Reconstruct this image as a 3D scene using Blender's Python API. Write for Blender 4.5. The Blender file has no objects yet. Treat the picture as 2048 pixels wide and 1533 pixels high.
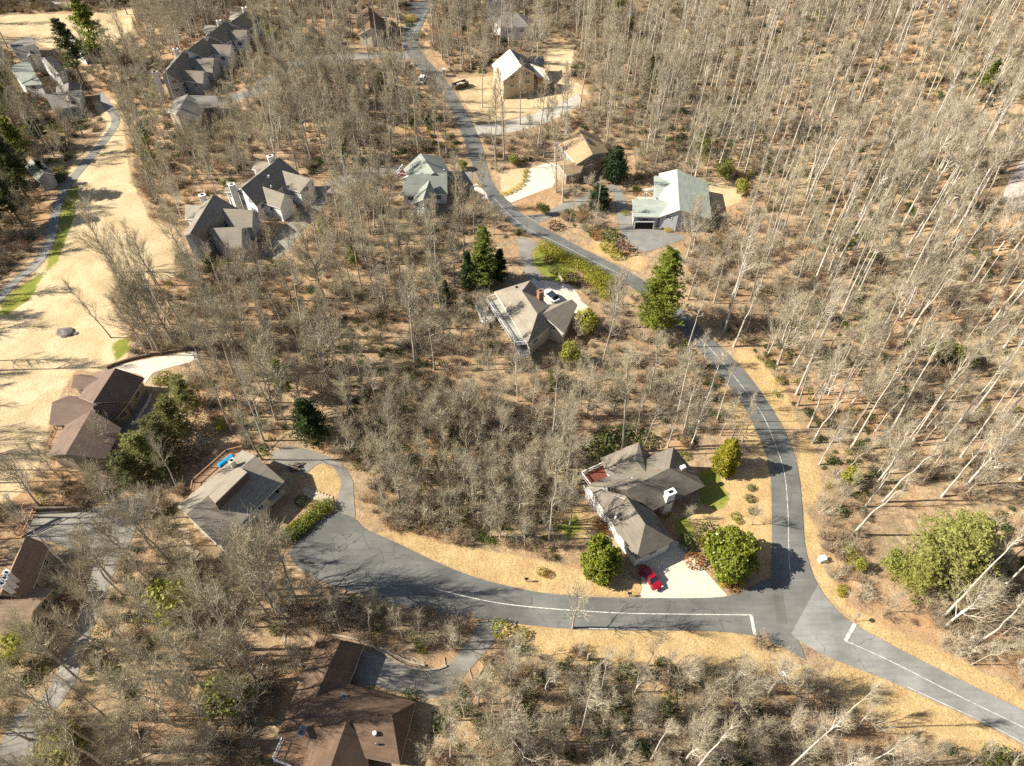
import bpy, bmesh, math, random
import numpy as np
from mathutils import Vector, Matrix
from mathutils.geometry import tessellate_polygon
random.seed(7)
rng = np.random.default_rng(11)
SC = bpy.context.scene
COL = SC.collection

# ------------------------------------------------------------------ camera, sky, sun, exposure
CAMH, PITCH, FPX = 110.0, math.radians(48.6), 1421.0
cam = bpy.data.cameras.new('camera'); cam_o = bpy.data.objects.new('camera', cam); COL.objects.link(cam_o)
cam_o.location = (0, 0, CAMH); cam_o.rotation_euler = (math.pi/2 - PITCH, 0, 0)
cam.sensor_width = 36; cam.lens = FPX/2048*36; cam.clip_end = 6000; cam.clip_start = 1
SC.camera = cam_o
SUN_EL = math.radians(36)
w = bpy.data.worlds.new('World'); SC.world = w; w.use_nodes = True
nt = w.node_tree; bg = nt.nodes['Background']
sky = nt.nodes.new('ShaderNodeTexSky'); sky.sky_type = 'NISHITA'; sky.sun_disc = False
sky.sun_elevation = SUN_EL; sky.sun_rotation = math.radians(270)
nt.links.new(sky.outputs[0], bg.inputs[0]); bg.inputs[1].default_value = 0.06
sl = bpy.data.lights.new('sun', 'SUN'); sl.energy = 5.0; sl.angle = math.radians(0.5); sl.color = (1, 0.95, 0.83)
so = bpy.data.objects.new('sun', sl); COL.objects.link(so)
so.rotation_euler = Vector((math.cos(SUN_EL), 0.02, -math.sin(SUN_EL))).to_track_quat('-Z', 'Y').to_euler()
so.location = (-100, 100, 120)
SC.view_settings.view_transform = 'Standard'; SC.view_settings.look = 'None'
SC.view_settings.exposure = 1.0; SC.view_settings.gamma = 1
SC.cycles.use_denoising = False; SC.cycles.filter_width = 1.5; SC.cycles.sample_clamp_indirect = 4
SC.cycles.max_bounces = 4; SC.cycles.diffuse_bounces = 2; SC.cycles.glossy_bounces = 1
SC.cycles.transmission_bounces = 2; SC.cycles.transparent_max_bounces = 4

# ------------------------------------------------------------------ maths: pixels of the photograph <-> world, terrain
def S(t):
    t = np.clip(t, 0, 1); return t*t*(3-2*t)
def TH(x, y):
    x = np.asarray(x, float); y = np.asarray(y, float)
    x0 = 62 + 0.5*np.maximum(0, 70-y)
    h = 26*S((x-x0)/150)
    h = h - 3*S((-x-95)/60)
    h = h + 0.45*np.sin(x/17+1)*np.cos(y/21) + 0.25*np.sin(x/7.3+y/9.1)
    return h
def th(x, y): return float(TH(x, y))
sp, cp = math.sin(PITCH), math.cos(PITCH)
def ray(px, py):
    a, b = px-1024, 766.5-py
    return (a, FPX*cp + b*sp, -FPX*sp + b*cp)
def P(px, py, z):
    d = ray(px, py); t = (z-CAMH)/d[2]
    return Vector((d[0]*t, d[1]*t, z))
def G(px, py):
    z = 0.0
    for _ in range(12):
        p = P(px, py, z); z = th(p.x, p.y)
    return Vector((p.x, p.y, z))
def PROJ(x, y, z):
    dz = z-CAMH
    zc = y*cp - dz*sp; yc = y*sp + dz*cp
    return 1024 + FPX*x/zc, 766.5 - FPX*yc/zc
def inpoly(px, py, poly):
    px = np.asarray(px); py = np.asarray(py); r = np.zeros(px.shape, bool); n = len(poly); j = n-1
    for i in range(n):
        xi, yi = poly[i][0], poly[i][1]; xj, yj = poly[j][0], poly[j][1]
        if yi != yj:
            c = ((yi > py) != (yj > py)) & (px < (xj-xi)*(py-yi)/(yj-yi)+xi)
            r ^= c
        j = i
    return r
def polydist(px, py, poly):
    d = np.full(np.shape(px), 1e9); n = len(poly)
    for i in range(n):
        ax, ay = poly[i][0], poly[i][1]; bx, by = poly[(i+1) % n][0], poly[(i+1) % n][1]
        L = (bx-ax)**2+(by-ay)**2+1e-9
        t = np.clip(((px-ax)*(bx-ax)+(py-ay)*(by-ay))/L, 0, 1)
        d = np.minimum(d, np.hypot(px-ax-t*(bx-ax), py-ay-t*(by-ay)))
    return np.where(inpoly(px, py, poly), -d, d)

# ------------------------------------------------------------------ materials
def nodes_of(name):
    m = bpy.data.materials.new(name); m.use_nodes = True
    n = m.node_tree.nodes; l = m.node_tree.links
    return m, n, l, n['Principled BSDF']
def mixrgb(n, l, fac, a, b, mode='MIX'):
    x = n.new('ShaderNodeMix'); x.data_type = 'RGBA'; x.blend_type = mode
    for k, v in ((0, fac), (6, a), (7, b)):
        if hasattr(v, 'links') or hasattr(v, 'is_linked'): l.new(v, x.inputs[k])
        elif k == 0: x.inputs[0].default_value = v
        else: x.inputs[k].default_value = (*v, 1) if len(v) == 3 else v
    return x.outputs[2]
def noise(n, l, scale, detail=4, rough=0.6, vec=None, dist=0):
    t = n.new('ShaderNodeTexNoise'); t.inputs['Scale'].default_value = scale
    t.inputs['Detail'].default_value = detail; t.inputs['Roughness'].default_value = rough
    t.inputs['Distortion'].default_value = dist
    if vec is not None: l.new(vec, t.inputs['Vector'])
    return t.outputs['Fac']
def ramp(n, l, fac, stops):
    r = n.new('ShaderNodeValToRGB'); e = r.color_ramp.elements
    while len(e) < len(stops): e.new(0.5)
    for i, (p, c) in enumerate(stops):
        e[i].position = p; e[i].color = (c, c, c, 1) if isinstance(c, (int, float)) else (*c, 1)
    l.new(fac, r.inputs[0]); return r.outputs[0]
def pos(n): return n.new('ShaderNodeNewGeometry').outputs['Position']
def simple(name, c1, c2=None, sc=1.5, rough=0.85, rnd=None, metal=0, detail=5, spec=0.3, fine=0, trans=0, bump=0):
    m, n, l, b = nodes_of(name)
    b.inputs['Roughness'].default_value = rough; b.inputs['Metallic'].default_value = metal
    b.inputs['Specular IOR Level'].default_value = spec
    if c2 is None: c2 = tuple(x*0.8 for x in c1)
    p = pos(n)
    f = ramp(n, l, noise(n, l, sc, detail, 0.65, p), [(0.35, 0.0), (0.65, 1.0)])
    c = mixrgb(n, l, f, c1, c2)
    if fine:
        g = ramp(n, l, noise(n, l, fine, 3, 0.7, p), [(0.3, 0.72), (0.7, 1.2)])
        c = mixrgb(n, l, 1.0, c, g, 'MULTIPLY')
    if rnd:
        oi = n.new('ShaderNodeObjectInfo')
        c = mixrgb(n, l, oi.outputs['Random'], c, mixrgb(n, l, 1.0, c, rnd, 'MULTIPLY'))
    l.new(c, b.inputs['Base Color'])
    if bump:
        bp = n.new('ShaderNodeBump'); bp.inputs['Distance'].default_value = bump; bp.inputs['Strength'].default_value = 0.6
        l.new(noise(n, l, fine or 8, 3, 0.6, p), bp.inputs['Height']); l.new(bp.outputs[0], b.inputs['Normal'])
    if trans:
        tb = n.new('ShaderNodeBsdfTranslucent'); l.new(c, tb.inputs[0])
        ms = n.new('ShaderNodeMixShader'); ms.inputs[0].default_value = trans
        l.new(b.outputs[0], ms.inputs[1]); l.new(tb.outputs[0], ms.inputs[2])
        l.new(ms.outputs[0], n['Material Output'].inputs[0])
    return m
M = {}
M['bark_grey'] = simple('bark_grey', (0.40, 0.35, 0.285), (0.24, 0.20, 0.16), 0.9, rnd=(1.35, 1.32, 1.28))
M['bark_pale'] = simple('bark_pale', (0.70, 0.65, 0.56), (0.42, 0.37, 0.31), 0.8, rnd=(0.8, 0.78, 0.75))
M['bark_dark'] = simple('bark_dark', (0.16, 0.12, 0.09), (0.08, 0.06, 0.045), 1.2)
M['twigs'] = simple('twigs', (0.44, 0.38, 0.27), (0.325, 0.265, 0.19), 0.25, rnd=(1.25, 1.3, 1.2))
M['twigs_pale'] = simple('twigs_pale', (0.60, 0.51, 0.375), (0.44, 0.36, 0.26), 0.25, rnd=(0.85, 0.85, 0.8))
M['brush'] = simple('brush_twigs', (0.36, 0.285, 0.20), (0.25, 0.22, 0.16), 0.3, rnd=(1.4, 1.1, 0.9))
def leafm(name, a, b, rnd=(1.25, 1.15, 0.8), tr=0.35, rough=0.6, sc=1.2): return simple(name, a, b, sc, rough, rnd, spec=0.35, trans=tr, detail=3)
M['pine'] = leafm('pine_needles', (0.13, 0.15, 0.045), (0.065, 0.085, 0.03))
M['conifer'] = leafm('conifer_foliage', (0.25, 0.28, 0.045), (0.12, 0.16, 0.03))
M['hemlock'] = leafm('hemlock_foliage', (0.045, 0.07, 0.018), (0.022, 0.042, 0.014))
M['magnolia'] = leafm('magnolia_leaves', (0.27, 0.285, 0.04), (0.095, 0.13, 0.016), rough=0.35, sc=3, tr=0.2)
M['arbor'] = leafm('arborvitae_foliage', (0.33, 0.30, 0.03), (0.17, 0.17, 0.02), sc=2.5)
M['olive'] = leafm('olive_foliage', (0.27, 0.27, 0.09), (0.15, 0.165, 0.045))
M['lime'] = leafm('lime_foliage', (0.36, 0.36, 0.09), (0.22, 0.24, 0.05))
M['rhodo'] = leafm('rhododendron_leaves', (0.12, 0.15, 0.05), (0.05, 0.07, 0.025), rnd=(1.5, 1.35, 0.9))
M['hedge'] = leafm('hedge_leaves', (0.38, 0.36, 0.055), (0.22, 0.23, 0.035))
M['purple'] = leafm('purple_leaves', (0.16, 0.075, 0.06), (0.09, 0.05, 0.04))
M['rust'] = leafm('rust_leaves', (0.38, 0.19, 0.06), (0.2, 0.1, 0.04))
M['yellow'] = leafm('yellow_leaves', (0.6, 0.45, 0.02), (0.4, 0.32, 0.02))
M['rowgreen'] = leafm('olive_green_needles', (0.20, 0.20, 0.07), (0.095, 0.105, 0.04))
M['osb_wall'] = simple('plywood_walls', (0.58, 0.46, 0.31), (0.44, 0.33, 0.21), 1.5)
M['bigolive'] = leafm('yellow_olive_needles', (0.40, 0.38, 0.11), (0.24, 0.25, 0.07))
M['wire'] = simple('wire', (0.12, 0.11, 0.10))
M['white'] = simple('white_paint', (0.82, 0.80, 0.76), (0.72, 0.70, 0.66), 2)
M['cream'] = simple('cream_siding', (0.62, 0.56, 0.44), (0.52, 0.47, 0.37), 2)
M['grey_siding'] = simple('grey_siding', (0.42, 0.43, 0.44), (0.36, 0.37, 0.38), 2)
M['tan_siding'] = simple('tan_siding', (0.38, 0.31, 0.23), (0.3, 0.24, 0.18), 2)
M['brown_siding'] = simple('brown_siding', (0.16, 0.105, 0.075), (0.11, 0.075, 0.055), 2)
M['osb'] = simple('osb_sheathing', (0.44, 0.30, 0.16), (0.30, 0.20, 0.11), 3)
M['sheath'] = simple('bare_plywood', (0.85, 0.78, 0.64), (0.75, 0.67, 0.53), 1.5)
M['brick'] = simple('brick_masonry', (0.36, 0.20, 0.12), (0.26, 0.15, 0.10), 5)
M['glass'] = simple('window_glass', (0.03, 0.04, 0.05), (0.02, 0.03, 0.04), 1, rough=0.1, spec=0.8)
M['deckred'] = simple('red_stained_boards', (0.20, 0.055, 0.03), (0.13, 0.04, 0.025), 2)
M['deckbrown'] = simple('brown_deck_boards', (0.40, 0.24, 0.14), (0.30, 0.18, 0.11), 2)
M['deckgrey'] = simple('weathered_deck_boards', (0.42, 0.40, 0.34), (0.32, 0.30, 0.26), 2)
M['dark'] = simple('interior_shade_black', (0.02, 0.02, 0.02), (0.012, 0.012, 0.012), 1)  # near-black: painted shade for openings and flues, plain colour for mailboxes and vents
M['black'] = simple('black_rubber', (0.02, 0.02, 0.02), rough=0.7)
M['metal'] = simple('grey_metal', (0.35, 0.35, 0.35), rough=0.4, metal=0.6)
M['blue'] = simple('blue_plastic', (0.0, 0.28, 0.62), (0.0, 0.24, 0.55), 2, rough=0.5)
M['paint_line'] = simple('road_paint', (0.80, 0.78, 0.70), (0.34, 0.33, 0.30), 2.2, fine=6)
M['wood'] = simple('bare_wood', (0.42, 0.33, 0.24), (0.30, 0.23, 0.17), 2)
M['rock'] = simple('rock', (0.22, 0.19, 0.17), (0.14, 0.12, 0.11), 1.5)
def shingle(name, a, b):
    m, n, l, bs = nodes_of(name); p = pos(n)
    f1 = ramp(n, l, noise(n, l, 0.35, 4, 0.6, p), [(0.3, 0.0), (0.7, 1.0)])
    c = mixrgb(n, l, f1, a, b)
    f2 = ramp(n, l, noise(n, l, 5, 3, 0.8, p), [(0.25, 0.80), (0.75, 1.15)])
    c = mixrgb(n, l, 1.0, c, f2, 'MULTIPLY')
    mp = n.new('ShaderNodeMapping'); mp.inputs['Scale'].default_value = (0.25, 0.25, 7); l.new(p, mp.inputs[0])
    f3 = ramp(n, l, noise(n, l, 1.2, 2, 0.5, mp.outputs[0]), [(0.35, 0.86), (0.65, 1.08)])
    c = mixrgb(n, l, 1.0, c, f3, 'MULTIPLY')
    l.new(c, bs.inputs['Base Color']); bs.inputs['Roughness'].default_value = 0.92; bs.inputs['Specular IOR Level'].default_value = 0.2
    bp = n.new('ShaderNodeBump'); bp.inputs['Distance'].default_value = 0.03; bp.inputs['Strength'].default_value = 0.5
    l.new(noise(n, l, 6, 2, 0.6, p), bp.inputs['Height']); l.new(bp.outputs[0], bs.inputs['Normal'])
    return m
M['r_taupe'] = shingle('taupe_shingles', (0.31, 0.265, 0.205), (0.25, 0.215, 0.17))
M['r_brown'] = shingle('brown_shingles', (0.18, 0.115, 0.075), (0.125, 0.082, 0.056))
M['r_junction'] = shingle('grey_brown_shingles', (0.24, 0.205, 0.16), (0.17, 0.145, 0.115))
M['r_dkbrown'] = shingle('dark_brown_shingles', (0.22, 0.15, 0.115), (0.17, 0.12, 0.095))
M['r_mbrown'] = shingle('mid_brown_shingles', (0.29, 0.20, 0.14), (0.22, 0.155, 0.11))
M['r_tan'] = shingle('tan_shingles', (0.42, 0.30, 0.17), (0.32, 0.22, 0.13))
M['r_green'] = shingle('green_grey_shingles', (0.305, 0.32, 0.27), (0.25, 0.265, 0.225))
M['r_pgreen'] = shingle('pale_green_grey_shingles', (0.42, 0.45, 0.38), (0.36, 0.39, 0.33))
M['r_grey'] = shingle('grey_shingles', (0.24, 0.22, 0.19), (0.19, 0.17, 0.155))
M['r_town'] = shingle('weathered_taupe_shingles', (0.29, 0.25, 0.195), (0.235, 0.205, 0.165))
M['r_felt'] = shingle('dark_roofing_felt', (0.05, 0.065, 0.08), (0.08, 0.09, 0.10))
M['r_pale'] = shingle('pale_metal_roof', (0.62, 0.58, 0.55), (0.55, 0.5, 0.47))

def asphalt(name, base, crack=True):
    m, n, l, b = nodes_of(name); p = pos(n)
    f = ramp(n, l, noise(n, l, 0.12, 5, 0.6, p), [(0.3, 0.0), (0.7, 1.0)])
    c = mixrgb(n, l, f, tuple(x*0.7 for x in base), tuple(x*1.35 for x in base))
    g = ramp(n, l, noise(n, l, 7, 3, 0.8, p), [(0.25, 0.78), (0.75, 1.2)])
    c = mixrgb(n, l, 1.0, c, g, 'MULTIPLY')
    mp = n.new('ShaderNodeMapping'); mp.inputs['Scale'].default_value = (0.25, 2.2, 1); mp.inputs['Rotation'].default_value = (0, 0, 0.1); l.new(p, mp.inputs[0])
    g2 = ramp(n, l, noise(n, l, 0.7, 3, 0.6, mp.outputs[0]), [(0.35, 0.9), (0.7, 1.12)])
    c = mixrgb(n, l, 1.0, c, g2, 'MULTIPLY')
    if crack:
        nv = n.new('ShaderNodeTexNoise'); nv.inputs['Scale'].default_value = 0.35; nv.inputs['Detail'].default_value = 5; l.new(p, nv.inputs['Vector'])
        ad = n.new('ShaderNodeVectorMath'); ad.operation = 'MULTIPLY_ADD'; l.new(nv.outputs['Color'], ad.inputs[0]); ad.inputs[1].default_value = (4, 4, 4); l.new(p, ad.inputs[2])
        v = n.new('ShaderNodeTexVoronoi'); v.feature = 'DISTANCE_TO_EDGE'; v.inputs['Scale'].default_value = 0.16; l.new(ad.outputs[0], v.inputs['Vector'])
        k = ramp(n, l, v.outputs['Distance'], [(0.0, 0.35), (0.012, 1.0)])
        msk = ramp(n, l, noise(n, l, 0.06, 2, 0.5, p), [(0.48, 0.0), (0.56, 1.0)])
        c = mixrgb(n, l, msk, c, mixrgb(n, l, 1.0, c, k, 'MULTIPLY'))
    l.new(c, b.inputs['Base Color']); b.inputs['Roughness'].default_value = 0.85; b.inputs['Specular IOR Level'].default_value = 0.35
    bp = n.new('ShaderNodeBump'); bp.inputs['Distance'].default_value = 0.02; bp.inputs['Strength'].default_value = 0.4
    l.new(noise(n, l, 14, 2, 0.6, p), bp.inputs['Height']); l.new(bp.outputs[0], b.inputs['Normal'])
    return m
M['asphalt'] = asphalt('asphalt', (0.142, 0.139, 0.127))
M['asphalt_old'] = asphalt('aged_asphalt', (0.225, 0.218, 0.20))
M['asphalt_patch'] = asphalt('patched_asphalt', (0.125, 0.117, 0.104))
M['asphalt_pale'] = asphalt('weathered_asphalt', (0.235, 0.215, 0.18))
M['concrete'] = simple('concrete', (0.72, 0.62, 0.48), (0.58, 0.50, 0.40), 0.5, fine=5)
M['gravel'] = simple('pale_gravel', (0.50, 0.46, 0.39), (0.40, 0.36, 0.29), 0.6, fine=5)
M['palegravel'] = simple('white_gravel', (0.50, 0.44, 0.39), (0.36, 0.30, 0.26), 0.8, fine=4)
M['path'] = simple('grey_path', (0.28, 0.265, 0.23), (0.21, 0.20, 0.18), 0.5, fine=5)
M['stone'] = simple('pale_stone', (0.50, 0.42, 0.30), (0.36, 0.29, 0.20), 2)

def ground_mat():
    m, n, l, b = nodes_of('ground_litter'); p = pos(n)
    big = ramp(n, l, noise(n, l, 0.035, 4, 0.6, p), [(0.35, 0.0), (0.65, 1.0)])
    c = mixrgb(n, l, big, (0.25, 0.165, 0.10), (0.34, 0.235, 0.145))
    mid = ramp(n, l, noise(n, l, 0.35, 6, 0.7, p), [(0.38, 0.0), (0.62, 1.0)])
    c = mixrgb(n, l, mid, c, (0.46, 0.325, 0.19))
    br = ramp(n, l, noise(n, l, 0.9, 5, 0.75, p), [(0.5, 0.0), (0.68, 0.8)])
    c = mixrgb(n, l, br, c, (0.15, 0.10, 0.065))
    mo = ramp(n, l, noise(n, l, 0.11, 6, 0.75, p), [(0.48, 0.0), (0.66, 0.75)])
    c = mixrgb(n, l, mo, c, (0.25, 0.205, 0.12))
    rs = ramp(n, l, noise(n, l, 0.05, 6, 0.7, p, 0.8), [(0.50, 0.0), (0.64, 0.6)])
    c = mixrgb(n, l, rs, c, (0.44, 0.235, 0.11))
    st = ramp(n, l, noise(n, l, 0.2, 6, 0.8, p, 1.0), [(0.56, 0.0), (0.68, 0.7)])
    c = mixrgb(n, l, st, c, (0.55, 0.44, 0.28))
    fi = ramp(n, l, noise(n, l, 4.5, 4, 0.8, p), [(0.28, 0.45), (0.5, 1.0), (0.72, 1.5)])
    c = mixrgb(n, l, 1.0, c, fi, 'MULTIPLY')
    at = n.new('ShaderNodeVertexColor'); at.layer_name = 'gmask'
    sp_ = n.new('ShaderNodeSeparateColor'); l.new(at.outputs[0], sp_.inputs[0])
    gn = noise(n, l, 0.6, 6, 0.75, p)
    def edge(ch):
        a = n.new('ShaderNodeMath'); a.operation = 'ADD'; l.new(ch, a.inputs[0])
        s = n.new('ShaderNodeMath'); s.operation = 'MULTIPLY_ADD'; l.new(gn, s.inputs[0]); s.inputs[1].default_value = 0.9; s.inputs[2].default_value = -0.45
        l.new(s.outputs[0], a.inputs[1])
        return ramp(n, l, a.outputs[0], [(0.38, 0.0), (0.62, 1.0)])
    fine2 = ramp(n, l, noise(n, l, 3, 4, 0.8, p), [(0.25, 0.80), (0.75, 1.15)])
    lawn = mixrgb(n, l, ramp(n, l, noise(n, l, 0.06, 6, 0.65, p, 1.5), [(0.35, 0.0), (0.65, 1.0)]), (0.66, 0.51, 0.315), (0.47, 0.345, 0.19))
    lawn = mixrgb(n, l, ramp(n, l, noise(n, l, 0.3, 4, 0.7, p), [(0.52, 0.0), (0.75, 0.7)]), lawn, (0.38, 0.31, 0.15))
    lawn = mixrgb(n, l, 1.0, lawn, fine2, 'MULTIPLY')
    c = mixrgb(n, l, edge(sp_.outputs[0]), c, lawn)
    gold = mixrgb(n, l, ramp(n, l, noise(n, l, 0.25, 6, 0.7, p), [(0.35, 0.0), (0.65, 1.0)]), (0.54, 0.39, 0.19), (0.40, 0.26, 0.12))
    gold = mixrgb(n, l, 1.0, gold, fi, 'MULTIPLY')
    c = mixrgb(n, l, edge(sp_.outputs[2]), c, gold)
    grn = mixrgb(n, l, ramp(n, l, noise(n, l, 0.4, 5, 0.7, p), [(0.35, 0.0), (0.65, 1.0)]), (0.17, 0.20, 0.03), (0.27, 0.25, 0.06))
    c = mixrgb(n, l, edge(sp_.outputs[1]), c, grn)
    l.new(c, b.inputs['Base Color']); b.inputs['Roughness'].default_value = 0.95; b.inputs['Specular IOR Level'].default_value = 0.1
    bp = n.new('ShaderNodeBump'); bp.inputs['Distance'].default_value = 0.25; bp.inputs['Strength'].default_value = 0.7
    l.new(noise(n, l, 1.6, 6, 0.75, p), bp.inputs['Height']); l.new(bp.outputs[0], b.inputs['Normal'])
    return m
M['ground'] = ground_mat()

# ------------------------------------------------------------------ object helpers
def link(name, me, mats, parent=None, kind=None, loc=None):
    if not isinstance(mats, (list, tuple)): mats = [mats]
    if len(me.materials) == 0:
        for m_ in mats: me.materials.append(m_)
    o = bpy.data.objects.new(name, me); COL.objects.link(o)
    if parent is not None: o.parent = parent
    if kind: o['kind'] = kind
    if loc is not None: o.location = loc
    return o
def empty(name, loc=(0, 0, 0), rz=0):
    o = bpy.data.objects.new(name, None); COL.objects.link(o); o.location = loc; o.rotation_euler = (0, 0, rz); o.empty_display_size = 0.5
    return o
def tag(o, label, cat=None, group=None, kind=None):
    o['label'] = label
    if cat: o['category'] = cat
    if group: o['group'] = group
    if kind: o['kind'] = kind
    return o
def pyd(name, verts, faces, mi=None, smooth=False):
    me = bpy.data.meshes.new(name); me.from_pydata([tuple(v) for v in verts], [], faces); me.update()
    if mi is not None: me.polygons.foreach_set('material_index', mi)
    if smooth: me.polygons.foreach_set('use_smooth', [True]*len(me.polygons))
    return me
class MB:
    def __init__(s): s.v = []; s.f = []; s.m = []
    def add(s, verts, faces, mi=0):
        k = len(s.v); s.v += [tuple(v) for v in verts]; s.f += [tuple(i+k for i in f) for f in faces]; s.m += [mi]*len(faces)
    def box(s, c, size, rz=0, mi=0, taper=1.0, R=None):
        hx, hy, hz = size[0]/2, size[1]/2, size[2]/2; q = []
        for dz, t in ((-hz, 1), (hz, taper)):
            for dx, dy in ((-hx, -hy), (hx, -hy), (hx, hy), (-hx, hy)): q.append(Vector((dx*t, dy*t, dz)))
        R = R or Matrix.Rotation(rz, 3, 'Z'); c = Vector(c)
        s.add([c + R @ v for v in q], [(3, 2, 1, 0), (4, 5, 6, 7), (0, 1, 5, 4), (1, 2, 6, 5), (2, 3, 7, 6), (3, 0, 4, 7)], mi)
    def bar(s, a, b, wd, ht, mi=0):
        a = Vector(a); b = Vector(b); d = b-a
        if d.length < 1e-4: return
        x = d.normalized(); up = Vector((0, 0, 1)) if abs(x.z) < 0.95 else Vector((0, 1, 0))
        y = up.cross(x).normalized(); z = x.cross(y)
        R = Matrix((x, y, z)).transposed()
        s.box((a+b)/2, (d.length, wd, ht), mi=mi, R=R)
    def cyl(s, a, b, r, n=8, mi=0, r2=None):
        a = Vector(a); b = Vector(b); x = (b-a).normalized(); up = Vector((0, 0, 1)) if abs(x.z) < 0.9 else Vector((0, 1, 0))
        u = x.cross(up).normalized(); v = x.cross(u); r2 = r if r2 is None else r2
        vs = [a+(u*math.cos(t)+v*math.sin(t))*r for t in [2*math.pi*i/n for i in range(n)]] + [b+(u*math.cos(t)+v*math.sin(t))*r2 for t in [2*math.pi*i/n for i in range(n)]]
        s.add(vs, [(i, (i+1) % n, n+(i+1) % n, n+i) for i in range(n)] + [tuple(range(n-1, -1, -1)), tuple(range(n, 2*n))], mi)
    def build(s, name, mats, parent=None, kind=None):
        return link(name, pyd(name, s.v, s.f, s.m), mats, parent, kind)
def arr_mesh(name, V, F4, mats, mi=None):
    me = bpy.data.meshes.new(name); V = np.ascontiguousarray(V, np.float32); F4 = np.ascontiguousarray(F4, np.int32)
    k = F4.shape[1]
    me.vertices.add(len(V)); me.vertices.foreach_set('co', V.ravel())
    me.loops.add(F4.size); me.loops.foreach_set('vertex_index', F4.ravel())
    me.polygons.add(len(F4)); me.polygons.foreach_set('loop_start', np.arange(0, F4.size, k, dtype=np.int32))
    me.update(calc_edges=True); 
    for m_ in mats: me.materials.append(m_)
    if mi is not None: me.polygons.foreach_set('material_index', np.asarray(mi, np.int32))
    return me
# ------------------------------------------------------------------ the ground and what is laid on it
ROAD_L = [(819,5),(817,30),(811,52),(806,80),(812,108),(838,142),(868,172),(892,203),(913,241),(932,291),(948,340),(966,375),(979,403),(997,428),(1038,462),(1088,481),(1148,516),(1229,553),(1300,600),(1368,668),(1400,703),(1447,759),(1488,812),(1507,850),(1526,891),(1541,944),(1544,1025),(1543,1110),(1545,1160),(1548,1210),(1565,1255),(1610,1292),(1670,1321),(1752,1352),(1815,1378),(1894,1415),(1973,1450),(2048,1491),(2150,1545)]
ROAD_R = [(868,0),(860,19),(847,47),(836,72),(838,102),(870,137),(895,165),(913,194),(945,245),(966,297),(976,340),(988,376),(1016,402),(1045,431),(1088,456),(1163,497),(1240,535),(1290,562),(1350,605),(1413,668),(1455,706),(1504,759),(1540,812),(1563,850),(1582,891),(1598,944),(1605,1025),(1609,1097),(1626,1154),(1645,1188),(1676,1226),(1712,1252),(1739,1267),(1800,1300),(1847,1324),(1941,1371),(2048,1422),(2150,1475)]
CROSS_U = [(600,1074),(620,1055),(662,1022),(711,1035),(728,1060),(778,1079),(853,1116),(931,1150),(1010,1172),(1088,1188),(1180,1195),(1278,1197),(1450,1197),(1488,1183),(1516,1168),(1546,1155)]
CROSS_D = [(580,1105),(582,1119),(605,1143),(628,1160),(696,1182),(750,1199),(806,1213),(890,1228),(972,1240),(1060,1252),(1158,1260),(1325,1262),(1427,1262),(1504,1270),(1554,1288),(1613,1322)]
def resample(pts, n):
    pts = [Vector((p[0], p[1])) for p in pts]; d = [0]
    for a, b in zip(pts, pts[1:]): d.append(d[-1]+(b-a).length)
    out = []; k = 0
    for i in range(n):
        t = d[-1]*i/(n-1)
        while k < len(d)-2 and d[k+1] < t: k += 1
        u = (t-d[k])/max(1e-9, d[k+1]-d[k]); out.append(pts[k].lerp(pts[k+1], min(1, max(0, u))))
    return out
def smooth_px(pts, it=2):
    for _ in range(it):
        q = [pts[0]]
        for a, b in zip(pts, pts[1:]):
            q += [(a[0]*.75+b[0]*.25, a[1]*.75+b[1]*.25), (a[0]*.25+b[0]*.75, a[1]*.25+b[1]*.75)]
        q.append(pts[-1]); pts = q
    return pts
def strip(name, L, R, n, m, dz, mat, kind='structure', parent=None, px=True):
    if px: L = [G(*p) for p in smooth_px(L)]; R = [G(*p) for p in smooth_px(R)]
    L = resample(L, n); R = resample(R, n); V = []
    for a, b in zip(L, R):
        for j in range(m+1):
            p = a.lerp(b, j/m); V.append((p.x, p.y, th(p.x, p.y)+dz))
    F = [(i*(m+1)+j, i*(m+1)+j+1, (i+1)*(m+1)+j+1, (i+1)*(m+1)+j) for i in range(n-1) for j in range(m)]
    me = pyd(name, V, F)
    bm = bmesh.new(); bm.from_mesh(me); bmesh.ops.recalc_face_normals(bm, faces=bm.faces)
    if sum(f.normal.z for f in bm.faces) < 0: bmesh.ops.reverse_faces(bm, faces=bm.faces)
    bm.to_mesh(me); bm.free()
    return link(name, me, mat, parent, kind)
def offset_line(pts, wd, px=True):
    q = [G(*p) for p in smooth_px(pts)] if px else pts
    q = [Vector((p.x, p.y)) for p in q]; L = []; R = []
    for i, p in enumerate(q):
        d = (q[min(i+1, len(q)-1)]-q[max(i-1, 0)]).normalized(); nn = Vector((-d.y, d.x))*wd/2
        L.append(p+nn); R.append(p-nn)
    return L, R
def ribbon(name, pts, wd, dz, mat, seg=1.5, kind='structure', parent=None):
    L, R = offset_line(pts, wd); ln = sum((b-a).length for a, b in zip(L, L[1:]))
    return strip(name, L, R, max(2, int(ln/seg)), 2 if wd > 1 else 1, dz, mat, kind, parent, px=False)
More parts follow.
